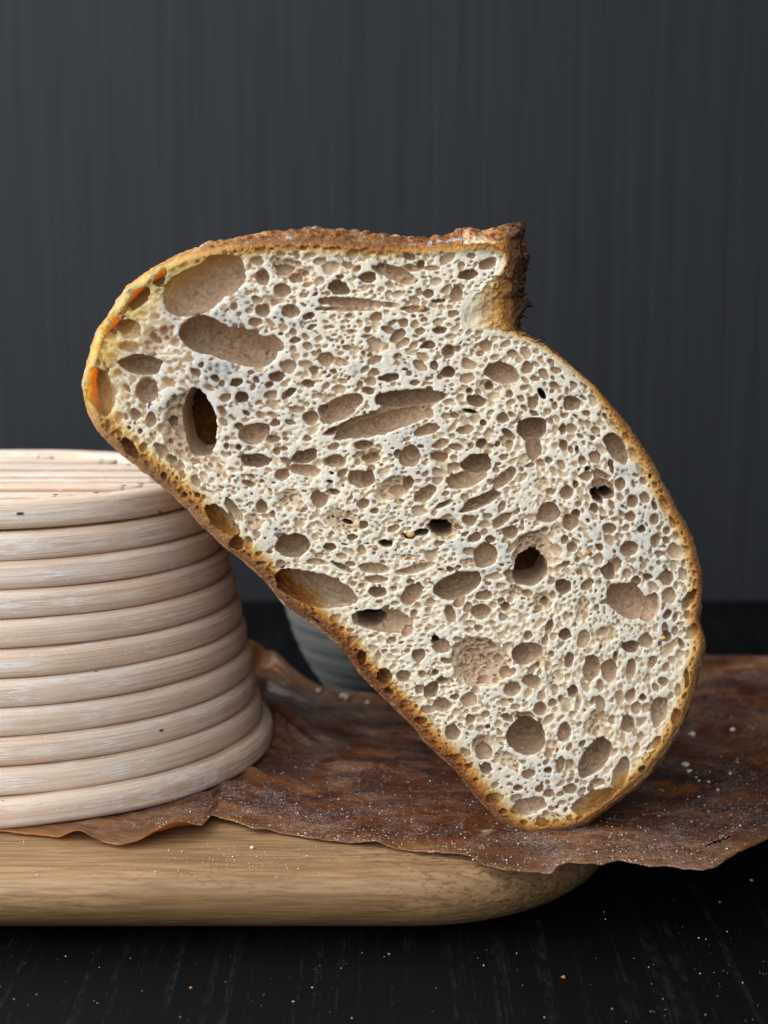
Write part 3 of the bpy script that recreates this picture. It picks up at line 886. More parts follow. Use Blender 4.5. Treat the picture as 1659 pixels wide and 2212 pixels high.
        (1240, 880, 18, 22, 0, 'd'), (800, 1440, 12, 12, 0, 'd'), (1410, 980, 24, 40, 15, 'm'), (1290, 700, 20, 36, 20, 'm'), (1430, 700, 14, 40, 12, 's'), (1345, 800, 30, 22, 30, 'm'), (1270, 780, 24, 40, 25, 's'), (560, 250, 30, 22, 30, 'm'), (1350, 640, 22, 40, 20, 's'),
        (590, 345, 44, 42, 0, 's'), (650, 350, 30, 20, 0, 'm'), (1020, 560, 26, 50, 10, 's'), (1180, 870, 26, 36, 10, 'm'), (600, 1340, 22, 18, 0, 'd'), (760, 1500, 80, 30, -8, 's'), (760, 1370, 30, 24, 0, 'm'), (1310, 1110, 22, 34, 20, 'm')]),
}


def mat_bread():
    m = NT('sourdough')
    dep = m.n('ShaderNodeAttribute', attribute_name='bake').outputs['Fac']       # 1 at the crust, 0 in the crumb
    out = m.n('ShaderNodeAttribute', attribute_name='skin').outputs['Fac']       # 1 on the outside of the loaf
    burn = m.n('ShaderNodeAttribute', attribute_name='burn').outputs['Fac']
    gold = m.n('ShaderNodeAttribute', attribute_name='gold').outputs['Fac']      # thin pale golden crust
    lin_shade = m.n('ShaderNodeAttribute', attribute_name='lining_shade').outputs['Fac']     # tan pore film, darkened with depth to paint shade into the holes
    p = m.coords((1, 1, 1))
    n1 = m.noise(p, 120, 5, 0.6)
    n2 = m.noise(p, 520, 4, 0.6)
    d = m.math('ADD', dep, m.math('MULTIPLY', m.math('SUBTRACT', m.math('MULTIPLY', m.math('ADD', n2, m.noise(p, 1500, 3, 0.6)), 0.5), 0.5), m.math('MULTIPLY', dep, 2.0)), clamp=True)
    c = m.ramp(d, [(0.0, (0.81, 0.745, 0.63)), (0.10, (0.78, 0.685, 0.50)), (0.26, (0.70, 0.44, 0.17)), (0.42, (0.60, 0.25, 0.045)),
                   (0.64, (0.34, 0.115, 0.024)), (0.92, (0.150, 0.045, 0.014))])
    c = m.mix(m.math('MULTIPLY', m.math('MULTIPLY', lin_shade, 12.0, clamp=True), m.math('SUBTRACT', 1.0, m.math('MULTIPLY', dep, 3.0), clamp=True)), c, m.ramp(lin_shade, [(0.0, (0.80, 0.72, 0.585)), (0.16, (0.71, 0.585, 0.405)), (0.45, (0.57, 0.42, 0.275)), (1.0, (0.50, 0.345, 0.23))]))
    # fine lace of tiny cells between the pores
    wob = m.n('ShaderNodeTexNoise', i_Scale=420.0, i_Detail=2.0)
    m.l(p, wob.inputs['Vector'])
    wv = m.n('ShaderNodeVectorMath', operation='MULTIPLY_ADD')
    m.l(wob.outputs['Color'], wv.inputs[0]); wv.inputs[1].default_value = (0.0016,) * 3; m.l(p, wv.inputs[2])
    lace = None
    for sc_ in (520.0, 1050.0):
        vo = m.n('ShaderNodeTexVoronoi', feature='DISTANCE_TO_EDGE', i_Scale=sc_)
        m.l(wv.outputs[0], vo.inputs['Vector'])
        cell = m.ramp(vo.outputs['Distance'], [(0.05, 0.0), (0.22, 1.0)])
        lace = cell if lace is None else m.math('MULTIPLY', m.math('ADD', lace, cell), 0.5)
    crumb_only = m.math('SUBTRACT', 1.0, m.math('MULTIPLY', dep, 4.0), clamp=True)
    lace = m.math('MULTIPLY', lace, crumb_only)
    c = m.mix(m.math('MULTIPLY', lace, 0.32), c, (0.64, 0.52, 0.36))
    # bran and toasted flecks in the crumb
    fl = m.noise(p, 900, 2, 0.5)
    c = m.mix(m.ramp(fl, [(0.64, 0.0), (0.74, 0.55)]), c, (0.46, 0.26, 0.11))
    patch = m.noise(p, 60, 3, 0.6)
    c = m.mix(m.ramp(patch, [(0.50, 0.0), (0.75, 0.30)]), c, m.mix(0.5, c, (0.60, 0.45, 0.27)))
    # outside of the crust: blistered, golden to mahogany, floured
    nk = m.math('MULTIPLY', m.math('ADD', n1, m.noise(p, 430, 4, 0.6)), 0.5)
    ck = m.ramp(nk, [(0.38, (0.10, 0.028, 0.012)), (0.47, (0.26, 0.080, 0.022)), (0.54, (0.50, 0.20, 0.045)), (0.64, (0.70, 0.40, 0.13))])
    ck = m.mix(gold, ck, m.ramp(n1, [(0.35, (0.52, 0.21, 0.04)), (0.65, (0.80, 0.48, 0.15))]))
    fz = m.noise(p, 260, 5, 0.7, 0.6)
    ck = m.mix(m.ramp(fz, [(0.55, 0.0), (0.64, 0.9)]), ck, (0.74, 0.71, 0.67))
    c = m.mix(out, c, ck)
    c = m.mix(burn, c, m.ramp(n2, [(0.35, (0.030, 0.013, 0.008)), (0.65, (0.16, 0.065, 0.025))]))
    c = m.mix(m.math('MULTIPLY', m.math('MULTIPLY', gold, m.math('MULTIPLY', m.math('SUBTRACT', 1.0, out, clamp=True), m.math('MULTIPLY', dep, 3.2, clamp=True))), 0.75), c, (0.90, 0.58, 0.20))
    m.base(c)
    m.l(m.math('SUBTRACT', 0.52, m.math('MULTIPLY', out, 0.14)), m.b.inputs['Roughness'])
    m.b.inputs['Specular IOR Level'].default_value = 0.35
    rad = m.mix(dep, (1.0, 0.95, 0.88), (1.0, 0.70, 0.30))
    m.l(rad, m.b.inputs['Subsurface Radius'])
    inner = m.math('SUBTRACT', 1.0, out, clamp=True)
    m.l(m.math('ADD', m.math('MULTIPLY', m.math('MULTIPLY', gold, inner), 0.0075), 0.0011), m.b.inputs['Subsurface Scale'])
    m.l(m.math('ADD', m.math('SUBTRACT', 0.75, m.math('MULTIPLY', dep, 1.6), clamp=True), m.math('MULTIPLY', gold, inner), clamp=True), m.b.inputs['Subsurface Weight'])
    m.b.subsurface_method = 'RANDOM_WALK'
    h = m.noise(p, 1900, 3, 0.65)
    n3 = m.noise(p, 1300, 4, 0.65)
    m.normal(m.bump(m.math('SUBTRACT', m.math('MULTIPLY', h, 0.6), lace), 0.40, 0.00025, m.bump(m.math('MULTIPLY', m.math('ADD', n2, n3), m.math('MULTIPLY', dep, 2.0, clamp=True)), 1.0, 0.0015)))
    return m.m


VOX = 0.00025


def build_bread():
    root_xy = on_y(1160, 1804)
    root = empty('bread_half', (root_xy[0], 0.01, 0.001))
    tag(root, 'halved loaf with open airy crumb and golden crust leaning on the basket', 'bread')

    def W(P, y=0.0):
        return np.array([on_y(px, py, y)[[0, 2]] for px, py in P])

    PA = smooth_closed(W(FACE), 420)
    PB = smooth_closed(W(BACK, Y_BACK), 420)
    lo = np.minimum(PA.min(0), PB.min(0)) - 0.0016
    hi = np.maximum(PA.max(0), PB.max(0)) + 0.0016
    X = np.arange(lo[0], hi[0], VOX)
    Z = np.arange(lo[1], hi[1], VOX)
    Y = np.arange(-0.0012, 0.0215, VOX)
    nx, nz, ny = len(X), len(Z), len(Y)
    # distance fields on a grid twice as coarse, then interpolated
    def field(P):
        xs, zs = X[::2], Z[::2]
        f = poly_sdf(P, xs, zs)
        mx, mz = np.zeros((nx, len(xs)), np.float32), np.zeros((nz, len(zs)), np.float32)
        for M, n, k in ((mx, nx, len(xs)), (mz, nz, len(zs))):
            t = np.minimum(np.arange(n) / 2, k - 1.001)
            i = t.astype(int); fr = t - i
            M[np.arange(n), i] = 1 - fr
            M[np.arange(n), i + 1] = fr
        return (mx @ f @ mz.T).astype(np.float32)

    dA, dB = field(PA), field(PB)
    size = (X[-1] - X[0], Z[-1] - Z[0], Y[-1] - Y[0])
    rng = np.random.default_rng(5)
    cells = lambda s: tuple(q / s for q in size)

    wy = np.clip((Y - 0.0004) / (Y_BACK - 0.0004), 0, 1)
    wy = (wy * (2 - wy)).astype(np.float32)
    body = dA[:, :, None] + (dB - dA)[:, :, None] * wy[None, None, :]
    nA = vnoise3((nx, nz, ny), cells(0.0017), rng)
    nB = vnoise3((nx, nz, ny), cells(0.0007), rng)
    # rough crust: more on the top right where it tore open
    tear_c = on_y(1075, 620)[[0, 2]]
    tear = np.exp(-(((X[:, None] - tear_c[0]) / 0.0105) ** 2 + ((Z[None, :] - tear_c[1]) / 0.0150) ** 2)).astype(np.float32)
    amp = 0.00026 + 0.00110 * tear
    body += amp[:, :, None] * nA
    body += (0.00018 + 0.00090 * tear)[:, :, None] * nB

    # cut surface: nearly flat, slightly uneven
    face = (0.00040 * vnoise2((nx, nz), (7, 7), rng) + 0.00012 * vnoise2((nx, nz), (34, 34), rng)).astype(np.float32)
    # rounded shoulder towards the crust and the sunken crease
    shoulder = np.clip(1 - (-dA) / 0.0016, 0, 1) ** 2 * 0.0009
    face = face + shoulder * (1 - tear)

    H = np.full((nx, nz, ny), 0.01, np.float32)
    clear = np.minimum(-dA - 0.0010, 0.02)
    big = []

    def stamp(cx, cz, cy, ra, rb, rd, ang, warp=0.09):
        """carve an ellipsoid; ang turns ra from +x towards -z"""
        R = max(ra, rb) + 2 * VOX
        i0, i1 = max(0, int((cx - R - X[0]) / VOX)), min(nx, int((cx + R - X[0]) / VOX) + 2)
        k0, k1 = max(0, int((cz - R - Z[0]) / VOX)), min(nz, int((cz + R - Z[0]) / VOX) + 2)
        j0, j1 = max(0, int((cy - rd - 2 * VOX - Y[0]) / VOX)), min(ny, int((cy + rd + 2 * VOX - Y[0]) / VOX) + 2)
        if i1 <= i0 or k1 <= k0 or j1 <= j0: return
        dx = (X[i0:i1] - cx)[:, None].astype(np.float32)
        dz = (Z[k0:k1] - cz)[None, :].astype(np.float32)
        c, s = math.cos(ang), math.sin(ang)
        a = (dx * c - dz * s) / ra
        b = (dx * s + dz * c) / rb
        q2 = a * a + b * b
        if warp and max(ra, rb) > 0.0006:
            th = np.arctan2(b, a)
            p_ = rng.uniform(0, 6.28, 4)
            q2 = q2 * (1 + warp * (0.9 * np.sin(2 * th + p_[0]) + 0.8 * np.sin(3 * th + p_[1]) + 0.6 * np.sin(5 * th + p_[2])))
        q = q2[:, :, None] + (((Y[j0:j1] - cy) / rd) ** 2)[None, None, :].astype(np.float32)
        sd = (np.sqrt(q) - 1) * min(ra, rb, max(rd, 0.5 * min(ra, rb)))
        v = H[i0:i1, k0:k1, j0:j1]
        np.minimum(v, sd, out=v)

    def clear2(cx, cz, ra, rb, ang, pad=0.004):
        R = max(ra, rb) + pad
        i0, i1 = max(0, int((cx - R - X[0]) / VOX)), min(nx, int((cx + R - X[0]) / VOX) + 2)
        k0, k1 = max(0, int((cz - R - Z[0]) / VOX)), min(nz, int((cz + R - Z[0]) / VOX) + 2)
        if i1 <= i0 or k1 <= k0: return
        dx = (X[i0:i1] - cx)[:, None]
        dz = (Z[k0:k1] - cz)[None, :]
        c, s = math.cos(ang), math.sin(ang)
        q = np.sqrt(((dx * c - dz * s) / ra) ** 2 + ((dx * s + dz * c) / rb) ** 2)
        v = clear[i0:i1, k0:k1]
        np.minimum(v, (q - 1) * min(ra, rb), out=v)

    floor = np.zeros((nx, nz), np.float32)

    def floor_map(cx, cz, cy, ra, rb, rd, ang):
        R = max(ra, rb)
        i0, i1 = max(0, int((cx - R - X[0]) / VOX)), min(nx, int((cx + R - X[0]) / VOX) + 2)
        k0, k1 = max(0, int((cz - R - Z[0]) / VOX)), min(nz, int((cz + R - Z[0]) / VOX) + 2)
        if i1 <= i0 or k1 <= k0: return
        dx = (X[i0:i1] - cx)[:, None]
        dz = (Z[k0:k1] - cz)[None, :]
        c, s = math.cos(ang), math.sin(ang)
        q = ((dx * c - dz * s) / ra) ** 2 + ((dx * s + dz * c) / rb) ** 2
        v = floor[i0:i1, k0:k1]
        np.maximum(v, np.where(q < 1, cy + rd * np.sqrt(np.clip(1 - q, 0, 1)), 0), out=v)

    orient = []
    for name, (ox, oy, sc, rows) in SHEETS.items():
        for (cx, cy, ra, rb, ang, kind) in rows:
            px, py = (ox + cx / sc) / 1.8517, (oy + cy / sc) / 1.8517
            w = on_y(px, py)
            mm = 0.12e-3 / (sc * 1.8517)
            ra_, rb_ = ra * mm, rb * mm
            a = math.radians(ang)
            rm = min(ra_, rb_)
            rM = max(ra_, rb_)
            if kind == 's':
                rd, yc = max(0.50 * rm, 0.0006), 0.0
            elif kind == 'm':
                rd, yc = 1.6 * rm + 0.0005, 0.45 * rm
            elif kind == 'd':
                rd, yc = 2.3 * rm + 0.0010, 1.0 * rm
            elif kind == 'g':
                rd, yc = 1.5 * rm + 0.0006, 0.4 * rm
            else:
                rd, yc = 0.0250, 0.0085
            if kind != 'p':
                rd = min(rd, 0.0188 - yc)
            if kind == 'g':
                # blown up against the crust: the cavity runs on behind the cut as far as the thin skin
                gi_, gk_ = int((w[0] - X[0]) / VOX), int((w[2] - Z[0]) / VOX)
                g_ = np.array([dA[gi_ + 2, gk_] - dA[gi_ - 2, gk_], dA[gi_, gk_ + 2] - dA[gi_, gk_ - 2]])
                g_ /= np.linalg.norm(g_) + 1e-9
                far_ = max(0.0, -float(dA[gi_, gk_]) - 0.0022)
                stamp(w[0] + g_[0] * far_, w[2] + g_[1] * far_, 0.0050, max(ra_, 0.0038), max(rb_, 0.0038), 0.0048, a)
            k = 1.0 / math.sqrt(max(0.2, 1 - (yc / rd) ** 2))     # keep the mouth at its measured size
            stamp(w[0], w[2], yc, ra_ * k, rb_ * k, rd, a)
            floor_map(w[0], w[2], yc, ra_ * k, rb_ * k, rd, a)
            if not (kind == 's'):
                clear2(w[0], w[2], ra_, rb_, a)
            if kind in 'mdg' and rm > 0.0016:
                big.append((w[0], w[2], yc, ra_ * k, rb_ * k, rd, a))
            # orientation field
            el = rM / rm - 1
            if el > 0.15:
                aa = a if ra_ >= rb_ else a + math.pi / 2
                orient.append((w[0], w[2], math.cos(2 * aa) * el, math.sin(2 * aa) * el))
    O = np.array(orient)

    def flow(x, z):
        d2 = (O[:, 0] - x) ** 2 + (O[:, 1] - z) ** 2
        wgt = np.exp(-d2 / (2 * 0.009 ** 2)) + 1e-9
        return 0.5 * math.atan2((wgt * O[:, 3]).sum(), (wgt * O[:, 2]).sum())

    # smaller pores fill what is left, largest first
    dens = vnoise2((nx, nz), (13, 13), rng) + 0.5 * vnoise2((nx, nz), (27, 27), rng)
    darts = [(0.0019, 400), (0.0015, 1000), (0.0012, 2200), (0.00095, 4400), (0.00075, 8000), (0.00058, 13000), (0.00045, 17000), (0.00035, 18000)]
    for r0, tries in darts:
        ii = rng.integers(0, nx, tries)
        kk = rng.integers(0, nz, tries)
        for i, k in zip(ii, kk):
            c = clear[i, k]
            if c < r0 * 0.66 + 0.00005:
                continue
            if r0 > 0.0006 and rng.random() > 0.62 + 0.75 * dens[i, k]:
                continue
            x, z = X[i], Z[k]
            near = max(0.0, -float(dA[i, k]))
            el = rng.uniform(1.0, 2.1)
            r = r0 * rng.uniform(0.85, 1.12)
            if near < 0.004:      # flattened cells under the crust
                el = rng.uniform(1.3, 2.3)
            ra, rb = r * math.sqrt(el), r / math.sqrt(el)
            a = flow(x, z) + rng.normal(0, 0.35)
            f = rng.choice([0.55, 0.8, 1.1, 1.8], p=[0.30, 0.34, 0.23, 0.13])
            rd = max(0.00042, f * r)
            stamp(x, z, float(floor[i, k]) + 0.38 * rd + 0.0001, ra, rb, rd, a)
            clear2(x, z, ra, rb, a, 0.003)

    # pores opening in the walls of the larger cavities
    for (cx, cz, cy, ra, rb, rd, a) in big:
        area_ = ra * rb
        n = int(min(90, 3.2e6 * area_))
        for _ in range(n):
            th = rng.uniform(0, 2 * np.pi)
            u = math.sqrt(rng.uniform(0, 1))
            s = math.sqrt(max(0, 1 - u * u))
            lx, lz = ra * u * math.cos(th), rb * u * math.sin(th)
            x = cx + lx * math.cos(a) + lz * math.sin(a)
            z = cz - lx * math.sin(a) + lz * math.cos(a)
            y = cy + rd * s
            r = 0.00026 + rng.exponential(0.00017)
            r = min(r, 0.0010)
            stamp(x, z, y, r * rng.uniform(1, 1.5), r, r * rng.uniform(0.5, 1.1), a + rng.normal(0, 0.5))

    vol = np.maximum(body, face[:, :, None] - Y[None, None, :])
    # blisters on the upper crust
    def add(cx, cz, cy, r, rz):
        i0, i1 = max(0, int((cx - r - X[0]) / VOX) - 2), min(nx, int((cx + r - X[0]) / VOX) + 3)
        k0, k1 = max(0, int((cz - rz - Z[0]) / VOX) - 2), min(nz, int((cz + rz - Z[0]) / VOX) + 3)
        j0, j1 = max(0, int((cy - r - Y[0]) / VOX) - 2), min(ny, int((cy + r - Y[0]) / VOX) + 3)
        q = (((X[i0:i1] - cx) / r) ** 2)[:, None, None] + (((Z[k0:k1] - cz) / rz) ** 2)[None, :, None] + (((Y[j0:j1] - cy) / r) ** 2)[None, None, :]
        v = vol[i0:i1, k0:k1, j0:j1]
        np.minimum(v, ((np.sqrt(q) - 1) * rz).astype(np.float32), out=v)
    crust_pts = W([(440 + 7 * k, 0) for k in range(100)])
    for _ in range(150):
        px = rng.uniform(430, 1000)
        i = int(np.clip((on_y(px, 520)[0] - X[0]) / VOX, 0, nx - 1))
        yy = rng.uniform(0.0018, 0.0145)
        j = int((yy - Y[0]) / VOX)
        colm = body[i, :, j]
        kz = np.nonzero(colm < 0)[0]
        if len(kz) == 0: continue
        r = rng.uniform(0.0005, 0.0017)
        add(X[i], Z[kz[-1]] - 0.1 * r, yy, r, r * rng.uniform(0.5, 0.75))

    # ragged crumb: the noise eats into the pore rims
    H += 0.00021 * nB + 0.00017 * nA
    # the crust itself stays whole: a thin skin is left outside every pore
    thin = np.exp(-(((X[:, None] - on_y(230, 740)[0]) / 0.016) ** 2 + ((Z[None, :] - on_y(230, 740)[2]) / 0.024) ** 2)).astype(np.float32)
    H = np.maximum(H, body + (0.0008 - 0.0004 * thin)[:, :, None] + 0.00015 * nA)
    vol = np.maximum(vol, -H)
    del H, body
    fine = vnoise3((nx, nz, ny), cells(0.00042), rng)
    vol += 0.00004 * fine * np.clip((Y[None, None, :] - face[:, :, None]) / 0.0006, 0, 1)
    del fine, nA, nB

    # ---- surface nets
    ins = vol < 0
    cnt = np.zeros((nx - 1, nz - 1, ny - 1), np.uint8)
    for a in (0, 1):
        for b in (0, 1):
            for c in (0, 1):
                cnt += ins[a:nx - 1 + a, b:nz - 1 + b, c:ny - 1 + c]
    act = (cnt > 0) & (cnt < 8)
    del cnt
    I, K, J = np.nonzero(act)
    vid = np.full(act.shape, -1, np.int32)
    vid[I, K, J] = np.arange(len(I), dtype=np.int32)
    corners = [(a, b, c) for a in (0, 1) for b in (0, 1) for c in (0, 1)]
    val = np.stack([vol[I + a, K + b, J + c] for a, b, c in corners], 1)
    acc = np.zeros((len(I), 3), np.float32)
    num = np.zeros(len(I), np.float32)
    for e0 in range(8):
        for ax in range(3):
            if corners[e0][ax]: continue
            o = list(corners[e0]); o[ax] = 1
            e1 = corners.index(tuple(o))
            v0, v1 = val[:, e0], val[:, e1]
            cr = (v0 < 0) != (v1 < 0)
            t = np.where(cr, v0 / np.where(cr, v0 - v1, 1), 0)
            for d in range(3):
                acc[:, d] += np.where(cr, corners[e0][d] + (t if d == ax else 0), 0)
            num += cr
    acc /= num[:, None]
    V = np.stack([X[0] + (I + acc[:, 0]) * VOX, Y[0] + (J + acc[:, 2]) * VOX, Z[0] + (K + acc[:, 1]) * VOX], 1)
    quads = []
    # edges along x
    def faces(axis):
        sl0 = [slice(None)] * 3; sl1 = [slice(None)] * 3
        sl0[axis] = slice(0, -1); sl1[axis] = slice(1, None)
        s0, s1 = ins[tuple(sl0)], ins[tuple(sl1)]
        ch = s0 != s1
        o1, o2 = [q for q in range(3) if q != axis]
        idx = np.array(np.nonzero(ch))
        ok = (idx[o1] > 0) & (idx[o2] > 0) & (idx[o1] < act.shape[o1]) & (idx[o2] < act.shape[o2])
        idx = idx[:, ok]
        flip = s0[tuple(idx)]
        def at(d1, d2):
            q = idx.copy(); q[o1] -= d1; q[o2] -= d2
            return vid[tuple(q)]
        q = np.stack([at(1, 1), at(0, 1), at(0, 0), at(1, 0)], 1)
        f = flip if axis != 1 else ~flip
        # array axes are (x, z, y): mirrored handedness
        f = ~f
        q[~f] = q[~f][:, ::-1]
        return q
    for axis in range(3):
        quads.append(faces(axis))
    Q = np.concatenate(quads)
    del ins, act, vid, vol
    Q = Q[(Q >= 0).all(1)]

    # ---- attributes
    ix = np.clip(((V[:, 0] - X[0]) / VOX).astype(int), 0, nx - 1)
    iz = np.clip(((V[:, 2] - Z[0]) / VOX).astype(int), 0, nz - 1)
    wv = np.clip((V[:, 1] - 0.0004) / (Y_BACK - 0.0004), 0, 1); wv = wv * (2 - wv)
    dep = -(dA[ix, iz] * (1 - wv) + dB[ix, iz] * wv)
    depA = -dA[ix, iz]
    # how thick the bake is: base thick and dark, left shoulder thin and golden, pale where it tore
    cxy = np.array([on_y(px, py)[[0, 2]] for px, py in ((690, 1380), (240, 740), (760, 520), (1400, 1000), (1350, 1700), (1040, 660), (1130, 720), (300, 1010), (1000, 1690), (1060, 520), (1094, 572), (1075, 602))])
    wid = np.array([0.0033, 0.0060, 0.0022, 0.0028, 0.0027, 0.0004, 0.0012, 0.0036, 0.0034, 0.0030, 0.0006, 0.0004])
    top = np.array([1.0, 0.55, 0.92, 0.78, 0.76, 0.12, 0.38, 0.92, 0.82, 0.90, 0.20, 0.12])
    d2 = (V[:, 0:1] - cxy[None, :, 0]) ** 2 + (V[:, 2:3] - cxy[None, :, 1]) ** 2
    wg = 1 / (d2 + 0.006 ** 2) ** 1.5
    wg /= wg.sum(1, keepdims=True)
    bake = (wg @ top) * np.exp(-(np.clip(depA, 0, 1) / (wg @ wid)) ** 1.5)
    skin = np.clip(1 - dep / 0.0006, 0, 1) * np.clip((V[:, 1] - 0.0006) / 0.001, 0, 1)
    tx, tz = V[:, 0] - tear_c[0], V[:, 2] - tear_c[1]
    # torn flank of the ear: golden, burnt along its lip
    inear = (V[:, 0] > on_y(1000, 600)[0]) & (V[:, 2] > on_y(1000, 716)[2]) & (depA < 0.0002)
    lip = on_y(1128, 560)[0]
    burn = np.where(inear, np.clip((V[:, 0] - lip + 0.0050) / 0.0045, 0, 1), 0)
    burn = np.maximum(burn, np.clip(1 - np.hypot(V[:, 0] - on_y(1118, 510)[0], V[:, 2] - on_y(1118, 510)[2]) / 0.0052, 0, 1))
    skin = np.where(inear & (V[:, 2] < on_y(1000, 520)[2]), 0, skin)
    bake = np.where(inear, np.clip(0.10 + 0.60 * np.clip((V[:, 0] - on_y(1015, 600)[0]) / 0.0125, 0, 1) ** 1.4, 0, 0.75), bake)

    gold = wg[:, 1] + 0.15 * wg[:, 7] + 0.12 * wg[:, 2] + 0.15 * wg[:, 3] + 0.2 * wg[:, 4]
    gold = np.clip(gold * 1.25, 0, 1)
    lining_shade = np.clip((V[:, 1] - face[ix, iz] - 0.00014) / 0.0026, 0, 1) * (dep > 0.0003)  # grows with depth below the cut, carries the painted pore shade
    mat = mat_bread()
    crust_v = (depA < 0.0017)
    fc = crust_v[Q].sum(1) >= 3
    for nm, sel in (('crumb', ~fc), ('crust', fc)):
        q = Q[sel]
        used, inv = np.unique(q.ravel(), return_inverse=True)
        v = V[used]
        q = inv.reshape(-1, 4)
        b, s, u, gd, ln = bake[used], skin[used], burn[used], gold[used], lining_shade[used]
        if nm == 'crust':
            # the rest of the loaf: dome behind the cut, drawn in towards its flat base
            PBs = smooth_closed(W(BACK, Y_BACK), 300)
            base_c = W([(690, 1385)], Y_BACK)[0]
            n, mrows = len(PBs), 44
            y0, y1 = Y[-1] - 2.2 * VOX, 0.105
            rows = []
            nz_ = fbm2((n, mrows), (60, 12), rng, 3)
            for r_ in range(mrows):
                tt = r_ / (mrows - 1)
                yy = y0 + (y1 - y0) * math.sin(tt * math.pi / 2)
                q_ = (yy - y0) / (y1 - y0)
                sc_ = math.sqrt(max(0.0, 1 - q_ ** 2.2))
                P_ = base_c + (PBs - base_c) * sc_ * (1 - 0.004 * min(1, tt * 8)) + 0.0
                rad = PBs - base_c
                rad = rad / (np.linalg.norm(rad, axis=1)[:, None] + 1e-9)
                P_ = P_ + rad * (0.0006 * nz_[:, r_:r_ + 1]) * min(1, tt * 10) * sc_
                rows.append(np.stack([P_[:, 0], np.full(n, yy), P_[:, 1]], 1))
            LV = np.stack(rows, 1).reshape(-1, 3)
            LQ = grid_quads(n, mrows, True)
            LQ = LQ + len(v)
            v = np.concatenate([v, LV]); q = np.concatenate([q, LQ])
            b = np.r_[b, np.full(len(LV), 0.8)]; s = np.r_[s, np.ones(len(LV))]; u = np.r_[u, np.zeros(len(LV))]; gd = np.r_[gd, np.full(len(LV), 0.1)]; ln = np.r_[ln, np.zeros(len(LV))]
        if nm == 'crumb':
            # added backing plate, coloured dark brown to paint the shade inside the deepest tunnels
            st = 8
            gi, gk = np.meshgrid(np.arange(0, nx, st), np.arange(0, nz, st), indexing='ij')
            dd = dB[gi, gk]
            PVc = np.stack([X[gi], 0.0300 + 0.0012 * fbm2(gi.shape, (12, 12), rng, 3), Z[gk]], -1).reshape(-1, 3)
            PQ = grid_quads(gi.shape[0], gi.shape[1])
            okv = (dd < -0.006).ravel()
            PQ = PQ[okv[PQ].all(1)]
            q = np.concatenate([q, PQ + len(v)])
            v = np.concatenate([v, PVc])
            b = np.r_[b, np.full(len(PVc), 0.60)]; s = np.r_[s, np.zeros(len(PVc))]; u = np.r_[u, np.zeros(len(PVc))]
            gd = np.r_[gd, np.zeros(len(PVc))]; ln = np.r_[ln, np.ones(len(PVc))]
        me = mesh_np(nm, v, q)
        fattr(me, 'bake', b); fattr(me, 'skin', s); fattr(me, 'burn', u); fattr(me, 'gold', gd); fattr(me, 'lining_shade', ln)
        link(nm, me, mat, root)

    # torn strands along the opened seam, brittle dark flakes on the lip of the ear
    VV, QQ, BK, BN = [], [], [], []
    n0 = 0

    def spike(p, d, L, r0, bend, bk, bn, m=6):
        nonlocal n0
        d = np.array(d, float); d /= np.linalg.norm(d)
        u = np.cross(d, (0.3, 1, 0.2)); u /= np.linalg.norm(u)
        w_ = np.cross(d, u)
        q = np.linspace(0, 1, m)
        axis = p[None] + d[None] * (L * q)[:, None] + bend[None] * (q ** 2)[:, None]
        rr = r0 * (1 - 0.85 * q)
        ph = np.linspace(0, 2 * np.pi, 5, endpoint=False)
        ring = u[None] * np.cos(ph)[:, None] + w_[None] * 0.55 * np.sin(ph)[:, None]
        P_ = axis[:, None, :] + ring[None] * rr[:, None, None]
        VV.append(P_.reshape(-1, 3)); QQ.append(grid_quads(m, 5, False, True) + n0); n0 += 5 * m
        BK.append(np.full(5 * m, bk)); BN.append(np.full(5 * m, bn))

    seam = [(1092, 577), (1075, 600), (1052, 620), (1033, 640), (1014, 660), (1004, 684), (1016, 702), (1050, 707), (1100, 717), (1150, 735), (1195, 762)]
    for _ in range(130):
        i_ = rng.integers(0, len(seam) - 1)
        tq = rng.random()
        px = seam[i_][0] * (1 - tq) + seam[i_ + 1][0] * tq
        py = seam[i_][1] * (1 - tq) + seam[i_ + 1][1] * tq
        low = i_ >= 6
        p_ = on_y(px - rng.uniform(0, 4), py + (3 if low else -3), 0.0) + np.array([0, rng.uniform(0.0002, 0.004), 0])
        d_ = (0.9, 0.3, -0.15 + rng.normal(0, 0.25)) if low else (0.55 + rng.normal(0, 0.2), 0.35, -0.75 + rng.normal(0, 0.3))
        spike(p_, d_, rng.uniform(0.0008, 0.0026), rng.uniform(0.00008, 0.00022), rng.normal(0, 0.0007, 3), rng.uniform(0.0, 0.12), 0.0)
    for _ in range(110):          # shaggy golden flank
        px, py = rng.uniform(1040, 1125), rng.uniform(580, 705)
        p_ = on_y(px, py, 0.0)
        yy = 0.0025 + 0.0065 * np.clip((px - 1010) / 115, 0, 1)
        p_ = on_y(px, py, yy)
        spike(p_, (0.8, -0.25, -0.5 + rng.normal(0, 0.4)), rng.uniform(0.0008, 0.0024), rng.uniform(0.00010, 0.00026), rng.normal(0, 0.0006, 3), 0.12 + 0.4 * (px - 1040) / 85, max(0.0, (px - 1105) / 30))
    lipp = [(1110, 492), (1130, 488), (1130, 515), (1137, 545), (1140, 560), (1130, 592), (1131, 630), (1135, 655), (1124, 690)]
